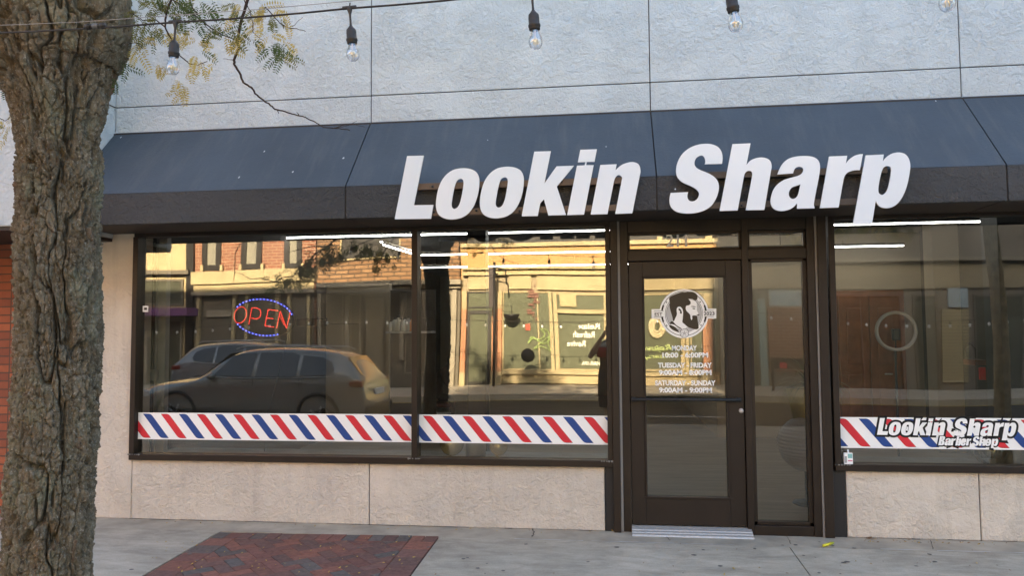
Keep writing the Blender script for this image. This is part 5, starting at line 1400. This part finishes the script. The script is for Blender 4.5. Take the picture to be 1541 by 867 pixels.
# ================================================================ cars
def car(label,x0,yc,L,H,paint,zr=ZR,W_=.91,glassm=None,tail=None):
    k=L/4.62; kz=H/1.63
    t=empty('parked_car',(x0+L/2,yc,zr),label,'car')
    St=[(0,.60,.68,.70,.55),(.05,.64,.80,.80,.64),(.18,.72,.92,.86,.70),(.6,.84,.99,.90,.74),(1.1,.94,1.04,.91,.76),(1.32,.98,1.09,.91,.75),(1.62,1.0,1.34,.91,.68),(1.95,1.01,1.54,.91,.62),(2.3,1.02,1.60,.91,.60),(2.8,1.03,1.62,.91,.60),(3.4,1.05,1.61,.91,.60),(3.9,1.08,1.57,.90,.60),(4.12,1.10,1.52,.89,.61),(4.35,1.11,1.30,.88,.66),(4.50,1.06,1.12,.86,.68),(4.58,.96,1.0,.84,.68),(4.62,.62,.66,.80,.64)]
    ring=[]; 
    def sec(s):
        x,bz,tz,w,tw=s; up=[(w*.80,.24),(w*.97,.30),(w,.45),(w*1.0,.66 if bz>.7 else bz*.9),(w*.985,bz)]
        up+= [(w*.985*.5+tw*.5,(bz+tz-.05)/2),(tw,max(tz-.05,bz)),(tw*.72,tz),(0,tz+.012)]
        return [(0,.22)]+up
    vs=[];n=None
    for s in St:
        h=sec(s); full=h+[(-y,z) for y,z in h[-2:0:-1]]; n=len(full)
        for y,z in full: vs.append((x0+s[0]*k,yc+y*W_/.91,zr+z*kz))
    fs=[(i*n+j,i*n+(j+1)%n,(i+1)*n+(j+1)%n,(i+1)*n+j) for i in range(len(St)-1) for j in range(n)]+[tuple(range(n))[::-1],tuple((len(St)-1)*n+j for j in range(n))]
    m=MB(); m.add(vs,fs,0,True); b=m.build('body',paint,t,True); md=b.modifiers.new('s','SUBSURF'); md.levels=2; md.render_levels=2
    def side(x,z,sg,off=.012):
        s=None
        for a,c in zip(St[:-1],St[1:]):
            if a[0]<=x<=c[0]: q=(x-a[0])/(c[0]-a[0]); s=[a[i]+(c[i]-a[i])*q for i in range(5)]
        x_,bz,tz,w,tw=s; q=min(1,max(0,(z-bz)/max(.05,tz-.05-bz))); y=w*.975*(1-q)+tw*q+off
        return (x0+x*k,yc+sg*y*W_/.91,zr+z*kz)
    gm=glassm or simple('car_tinted_glass',(.025,.03,.03),.08,0,.8,.0)
    for sg in (1,-1):
        for poly in ([(1.50,1.07),(1.62,1.10),(1.98,1.47),(2.10,1.50),(2.42,1.53),(2.42,1.07)],[(2.50,1.07),(2.50,1.53),(3.10,1.53),(3.25,1.48),(3.25,1.09)],[(3.33,1.10),(3.33,1.48),(3.72,1.45),(3.93,1.36),(4.0,1.22),(3.9,1.13)]):
            m=MB(); m.add([side(x,z,sg) for x,z in poly],[tuple(range(len(poly)))]); m.build('window',gm,t)
        m=MB(); m.tube([side(x,z,sg,.015) for x,z in ((1.46,1.05),(2.4,1.045),(3.3,1.065),(3.95,1.10))],.010,6); m.build('trim',MT['alu'],t)
        for xw in (.86,3.70):
            c=(x0+xw*k,yc+sg*.79*W_/.91,zr+.345)
            m=MB(); m.lathe([(.20,-.11),(.32,-.10),(.345,-.06),(.345,.06),(.32,.10),(.20,.11)],c,28,0,True,'y'); w=m.build('wheel',simple('tyre_rubber',(.02,.02,.02),.8),t)
            m=MB(); m.lathe([(.001,sg*.085),(.05,sg*.09),(.06,sg*.07),(.20,sg*.085),(.215,sg*.11)],c,20,0,True,'y')
            for q in range(5):
                a=q*2*math.pi/5; m.tube([(c[0]+.03*math.cos(a),c[1]+sg*.1,c[2]+.03*math.sin(a)),(c[0]+.2*math.cos(a),c[1]+sg*.112,c[2]+.2*math.sin(a))],.022,6)
            m.build('rim',MT['alu'],w)
            m=MB(); pts=[(x0+xw*k+.40*math.cos(a),yc+sg*(.905)*W_/.91,zr+.36+.40*math.sin(a)) for a in [math.pi*i/14 for i in range(15)]]
            m.tube(pts,.035,6); m.lathe([(.001,0),(.395,0)],(c[0],yc+sg*.915*W_/.91,zr+.36),28,0,False,'y') if False else None
            m.build('wheel_arch',simple('black_cladding',(.03,.03,.03),.7),t)
        m=MB(); q=side(1.62,1.08,sg,.10); m.ball(q,.085,0,10,1.0,1.2,.75); m.build('wing_mirror',paint,t)
        for xh in (2.25,3.2): q=side(xh,.98,sg,.02); m=MB(); m.tube([q,(q[0]+.18,q[1],q[2])],.014,6); m.build('door_handle',paint,t)
        m=MB(); z=.93; q=(x0+4.42*k,yc+sg*.80*W_/.91,zr+z*kz+.04); m.box(q[0]-.12,q[0]+.14,q[1]-.12*sg,q[1]+.075*sg,q[2]-.06,q[2]+.06,0,.03); m.build('tail_lamp',simple('red_lamp_lens',(.22,.015,.01),.25),t)
        m=MB(); q=(x0+.16*k,yc+sg*.66*W_/.91,zr+.76*kz); m.box(q[0]-.13,q[0]+.1,q[1]-.15,q[1]+.16,q[2]-.05,q[2]+.05,0,.03); m.build('headlight',simple('clear_lamp_lens',(.6,.62,.62),.1),t)
        m=MB(); m.tube([(x0+2.0*k,yc+sg*.60,zr+1.60*kz),(x0+2.2*k,yc+sg*.60,zr+1.655*kz),(x0+3.8*k,yc+sg*.60,zr+1.64*kz),(x0+3.95*k,yc+sg*.60,zr+1.585*kz)],.016,6); m.build('roof_rail',MT['alu'],t)
    m=MB(); m.add([(x0+4.16*k+.03,yc-.52,zr+1.47*kz),(x0+4.16*k+.03,yc+.52,zr+1.47*kz),(x0+4.44*k+.03,yc+.62,zr+1.14*kz),(x0+4.44*k+.03,yc-.62,zr+1.14*kz)],[(0,1,2,3)]); m.build('rear_window',gm,t)
    m=MB(); m.add([(x0+1.40*k-.02,yc-.66,zr+1.13*kz),(x0+1.40*k-.02,yc+.66,zr+1.13*kz),(x0+1.90*k-.03,yc+.56,zr+1.52*kz),(x0+1.90*k-.03,yc-.56,zr+1.52*kz)],[(0,1,2,3)]); m.build('windscreen',gm,t)
    m=MB(); m.box(x0+4.60*k,x0+4.64*k,yc-.26,yc+.26,zr+.72,zr+.84,0,.005); m.build('number_plate',MT['white'],t)
    m=MB(); m.box(x0+4.50*k,x0+4.66*k,yc-.80,yc+.80,zr+.28,zr+.55,0,.05); m.box(x0-.03,x0+.12,yc-.74,yc+.74,zr+.26,zr+.48,0,.05); m.build('bumper',simple('dark_bumper',(.03,.03,.032),.6),t)
    for sg in (1,-1):
        for xs_ in (1.47,2.46,3.32):
            m=MB(); m.tube([side(xs_+dx,z,sg,.004) for dx,z in ((0,.34),(0,.6),(0,.8),(.0,1.04))],.007,5); m.build('door_seam',MT['ink'],t)
        m=MB()
        for q,q2 in ((1.30,3.26),(4.12,4.5),(.12,.44)): m.tube([side(x,.33,sg,.012) for x in (q,(q+q2)/2,q2)],.075,8)
        m.build('sill_cladding',MT['ink'],t)
    m=MB(); m.box(x0+.35,x0+L-.35,yc-.6,yc+.6,zr+.2,zr+.5); m.build('underbody',MT['black'],t)
    return t
xr=M(548,560,7.5)[0]; 
car('pale silver SUV mirrored in the left window, parked at the near kerb',xr-4.62,-8.42,4.62,1.60,simple('pale_silver_paint',(.33,.32,.29),.16,.3,.6,.0))
xr=M(268,545,13.0)[0]
c2_=car('grey SUV behind the pale one, parked at the far kerb',xr-.1,-13.5,4.6,1.66,simple('mid_grey_paint',(.30,.31,.31),.25,.3,.6,.0))
c2_.rotation_euler=(0,0,math.pi)
# ================================================================ people
def skin(name,V,E,Rr,mat,parent,lv=2):
    me=bpy.data.meshes.new('t'); off=W[parent.name]
    me.from_pydata([tuple(Vector(v)) for v in V],E,[]); o=bpy.data.objects.new('t',me); TMP.collection.objects.link(o)
    md=o.modifiers.new('k','SKIN'); md.use_smooth_shade=True
    for i,sv in enumerate(me.skin_vertices[0].data):
        r=Rr[i]; sv.radius=(r,r) if not hasattr(r,'__len__') else r
        sv.use_root=(i==0)
    s=o.modifiers.new('s','SUBSURF'); s.levels=lv; s.render_levels=lv
    dg=_dg(); me2=bpy.data.meshes.new_from_object(o.evaluated_get(dg)); bpy.data.objects.remove(o)
    me2.materials.clear()
    for p in me2.polygons: p.use_smooth=True
    return link(name,me2,parent,[mat])
skinm=simple('person_skin',(.42,.26,.18),.6,0,.4,.03); hairm=simple('dark_hair',(.03,.02,.015),.6)
def chain(V,E,Rr,start,pts,rs):
    p=start
    for q,r in zip(pts,rs): V.append(q);Rr.append(r);E.append((p,len(V)-1)); p=len(V)-1
    return p
# photographer standing behind the camera, phone held at eye height
px_,py_=0.0,-6.66
t=empty('person',(px_,py_,0),'person in a long dark patterned dress raising a phone, standing on the sidewalk','person')
V=[(px_,py_,.95)];Rr=[(.15,.12)];E=[]
ch=chain(V,E,Rr,0,[(px_,py_,1.12),(px_,py_,1.30),(px_,py_,1.40),(px_,py_+.01,1.47),(px_,py_+.02,1.56),(px_,py_+.02,1.66)],[(.13,.10),(.15,.10),(.10,.08),.052,(.075,.09),(.07,.085)])
for sg in (-1,1):
    w=chain(V,E,Rr,2,[(px_+sg*.17,py_,1.37),(px_+sg*.27,py_+.06,1.24),(px_+sg*.36,py_+.14,1.14),(px_+sg*.27,py_+.24,1.30),(px_+sg*.14,py_+.34,1.48),(px_+sg*.105,py_+.37,1.53)],[.06,.05,.043,.038,.028,.032])
    for k,(dx,dz,l) in enumerate(((-.00,.035,.05),(.004,.018,.06),(.004,.0,.06),(.0,-.018,.05))):
        b=(px_+sg*.098,py_+.385,1.54+dz); chain(V,E,Rr,w,[b,(px_+sg*.092,py_+.415,1.55+dz),(px_+sg*(.075),py_+.425,1.555+dz)],[.0095,.0085,.0075])
    chain(V,E,Rr,w,[(px_+sg*.085,py_+.37,1.525),(px_+sg*.06,py_+.385,1.545)],[.010,.009])
for sg in (-1,1): chain(V,E,Rr,0,[(px_+sg*.09,py_,.88),(px_+sg*.09,py_+.01,.50),(px_+sg*.09,py_-.01,.10),(px_+sg*.09,py_+.03,.045),(px_+sg*.09,py_+.14,.035)],[.085,.055,.038,.04,.032])
body=skin('body',V,E,Rr,skinm,t)
m=MB(); m.ball((px_,py_+.115,1.575),.014,0,8,.8,1.2,1.4); 
for sg in (-1,1): m.ball((px_+sg*.078,py_+.02,1.575),.018,0,8,.5,.9,1.5)
m.build('nose_and_ears',skinm,t)
m=MB(); 
for sg in (-1,1): m.ball((px_+sg*.03,py_+.098,1.60),.010,0,8)
m.build('eyes',MT['ink'],t)
MB().tube([(px_-.022,py_+.108,1.535),(px_,py_+.113,1.532),(px_+.022,py_+.108,1.535)],.005,6).build('mouth',simple('lips',(.35,.12,.10),.5),t)
MB().ball((px_,py_-.012,1.625),.098,0,14,.92,1.02,1.05).build('hair',hairm,t)
t_=NT('dotted_dress'); v=t_.coord(); vo=t_.n('ShaderNodeTexVoronoi'); vo.inputs['Scale'].default_value=16; t_.l(v,vo.inputs['Vector']); dm=t_.bsdf(t_.ramp(vo.outputs['Distance'],[(.20,(.30,.12,.07)),(.27,(.014,.012,.014))]),.8)
MB().lathe([(.20,.30),(.20,.34),(.215,.60),(.205,.85),(.17,1.02),(.175,1.16),(.20,1.30),(.12,1.42),(.07,1.45)],(px_,py_,0),28,0,True,'z',1.08,.72).build('dress',dm,t)
MB().lathe([(.205,1.14),(.225,1.17),(.235,1.24),(.215,1.30),(.16,1.335)],(px_,py_,0),28,0,True,'z',1.08,.76).build('shawl',simple('dark_red_shawl',(.30,.02,.02),.8),t)
MB().lathe([(.20,1.31),(.17,1.36),(.10,1.42),(.075,1.46),(.07,1.43)],(px_,py_+.005,0),24,0,True,'z',1.05,.8).build('collar',simple('grey_scarf',(.42,.42,.38),.8),t)
ph=MB().box(px_-.075,px_+.075,-6.265,-6.257,1.548,1.622,0,.003).build('phone',MT['ink']); ph['_']=0; del ph['_']
recenter(tag(ph,'black phone held sideways in both hands of the person in the dark dress','phone'),(px_,-6.261,1.548))
# seated person deep in the shop
Yp=8.2
def Q(px,py,dy=0): return tuple(P(px,py,Yp+dy))
t=empty('person',(Q(668,640)[0],Yp,.04),'person in dark clothes leaning forward on a chair deep inside behind the second window','person')
sx=(CAMD+Yp)/FPX
V=[Q(655,597)];Rr=[(.13,.12)];E=[]
chain(V,E,Rr,0,[Q(657,583),Q(663,567),Q(671,558),Q(677,552),Q(680,545),Q(681,539)],[(.13,.12),(.15,.12),(.13,.10),.055,.085,.07])
w=chain(V,E,Rr,3,[Q(668,563,-.2),Q(672,578,-.25),Q(682,584,-.25),Q(687,585,-.22)],[.06,.05,.04,.035]); 
for dz in (-2,-.7,.6,1.9): chain(V,E,Rr,w,[Q(689,585+dz,-.2),Q(691,585.5+dz,-.18)],[.010,.008])
w=chain(V,E,Rr,3,[Q(672,563,.2),Q(676,578,.22),Q(685,586,.1),Q(688,588,.0)],[.06,.05,.04,.035])
for sg in (-1,1): chain(V,E,Rr,0,[Q(663,598,sg*.1),Q(679,600,sg*.12),Q(681,620,sg*.12),Q(681,636,sg*.12),Q(688,639,sg*.12)],[.09,.065,.05,.04,.035])
skin('body',V,E,Rr,simple('dark_clothing_person',(.05,.028,.02),.8),t)
MB().ball(Q(680,541),.10,0,12,.9,1.05,1.05).build('hair',hairm,t)
t=empty('barber_chair',(Q(664,640)[0],Yp,.04),'dark barber chair under the leaning person inside the shop','chair')
a=Q(650,604);b=Q(682,612); MB().box(a[0],b[0],Yp-.28,Yp+.28,b[2],a[2]-.02,0,.03).build('seat',simple('brown_red_leather',(.10,.02,.015),.4),t)
a=Q(643,572);b=Q(650,606); MB().box(a[0],b[0],Yp-.27,Yp+.27,b[2],a[2],0,.03).build('backrest',MT['black'],t)
a=Q(662,640); MB().lathe([(.3,.04),(.3,.07),(.05,.09),(.05,Q(660,612)[2])],(a[0],Yp,0),20).build('pedestal',MT['alu'],t)
# ================================================================ camera, sun, sky
cam=bpy.data.cameras.new('camera'); co=bpy.data.objects.new('camera',cam); COL.objects.link(co)
cam.sensor_width=36; cam.sensor_fit='HORIZONTAL'; cam.lens=FPX/1541*36; cam.clip_start=.02; cam.clip_end=2000
Mx=Matrix(((RT[0],UP[0],-FW[0],CAM[0]),(RT[1],UP[1],-FW[1],CAM[1]),(RT[2],UP[2],-FW[2],CAM[2]),(0,0,0,1))); co.matrix_world=Mx
SC.camera=co
EL=R_(21); AZ=R_(3)      # sun behind the shop
sd=Vector((math.sin(AZ)*math.cos(EL),math.cos(AZ)*math.cos(EL),math.sin(EL)))
sl=bpy.data.lights.new('sun','SUN'); so=bpy.data.objects.new('sun',sl); COL.objects.link(so); sl.energy=5.0; sl.angle=R_(.5); sl.color=(1,.83,.60)
so.rotation_mode='QUATERNION'; so.rotation_quaternion=sd.to_track_quat('Z','Y'); so.location=(0,20,20)
wd=bpy.data.worlds.new('World'); SC.world=wd; wd.use_nodes=True; nt=wd.node_tree; bg=nt.nodes['Background']
sk=nt.nodes.new('ShaderNodeTexSky'); sk.sky_type='NISHITA'; sk.sun_disc=False; sk.sun_elevation=EL; sk.sun_rotation=AZ; sk.air_density=1.0; sk.dust_density=2.6; sk.ozone_density=.8
nt.links.new(sk.outputs[0],bg.inputs[0]); bg.inputs[1].default_value=.10
vs=SC.view_settings; vs.view_transform='Standard'; vs.look='None'; vs.gamma=1; vs.use_curve_mapping=False; vs.exposure=EXPO
SC.cycles.max_bounces=8; SC.cycles.transparent_max_bounces=16; SC.cycles.glossy_bounces=4; SC.cycles.diffuse_bounces=4
SC.cycles.sample_clamp_indirect=6; SC.cycles.caustics_reflective=False; SC.cycles.caustics_refractive=False
SC.cycles.use_denoising=True
bpy.data.scenes.remove(TMP)
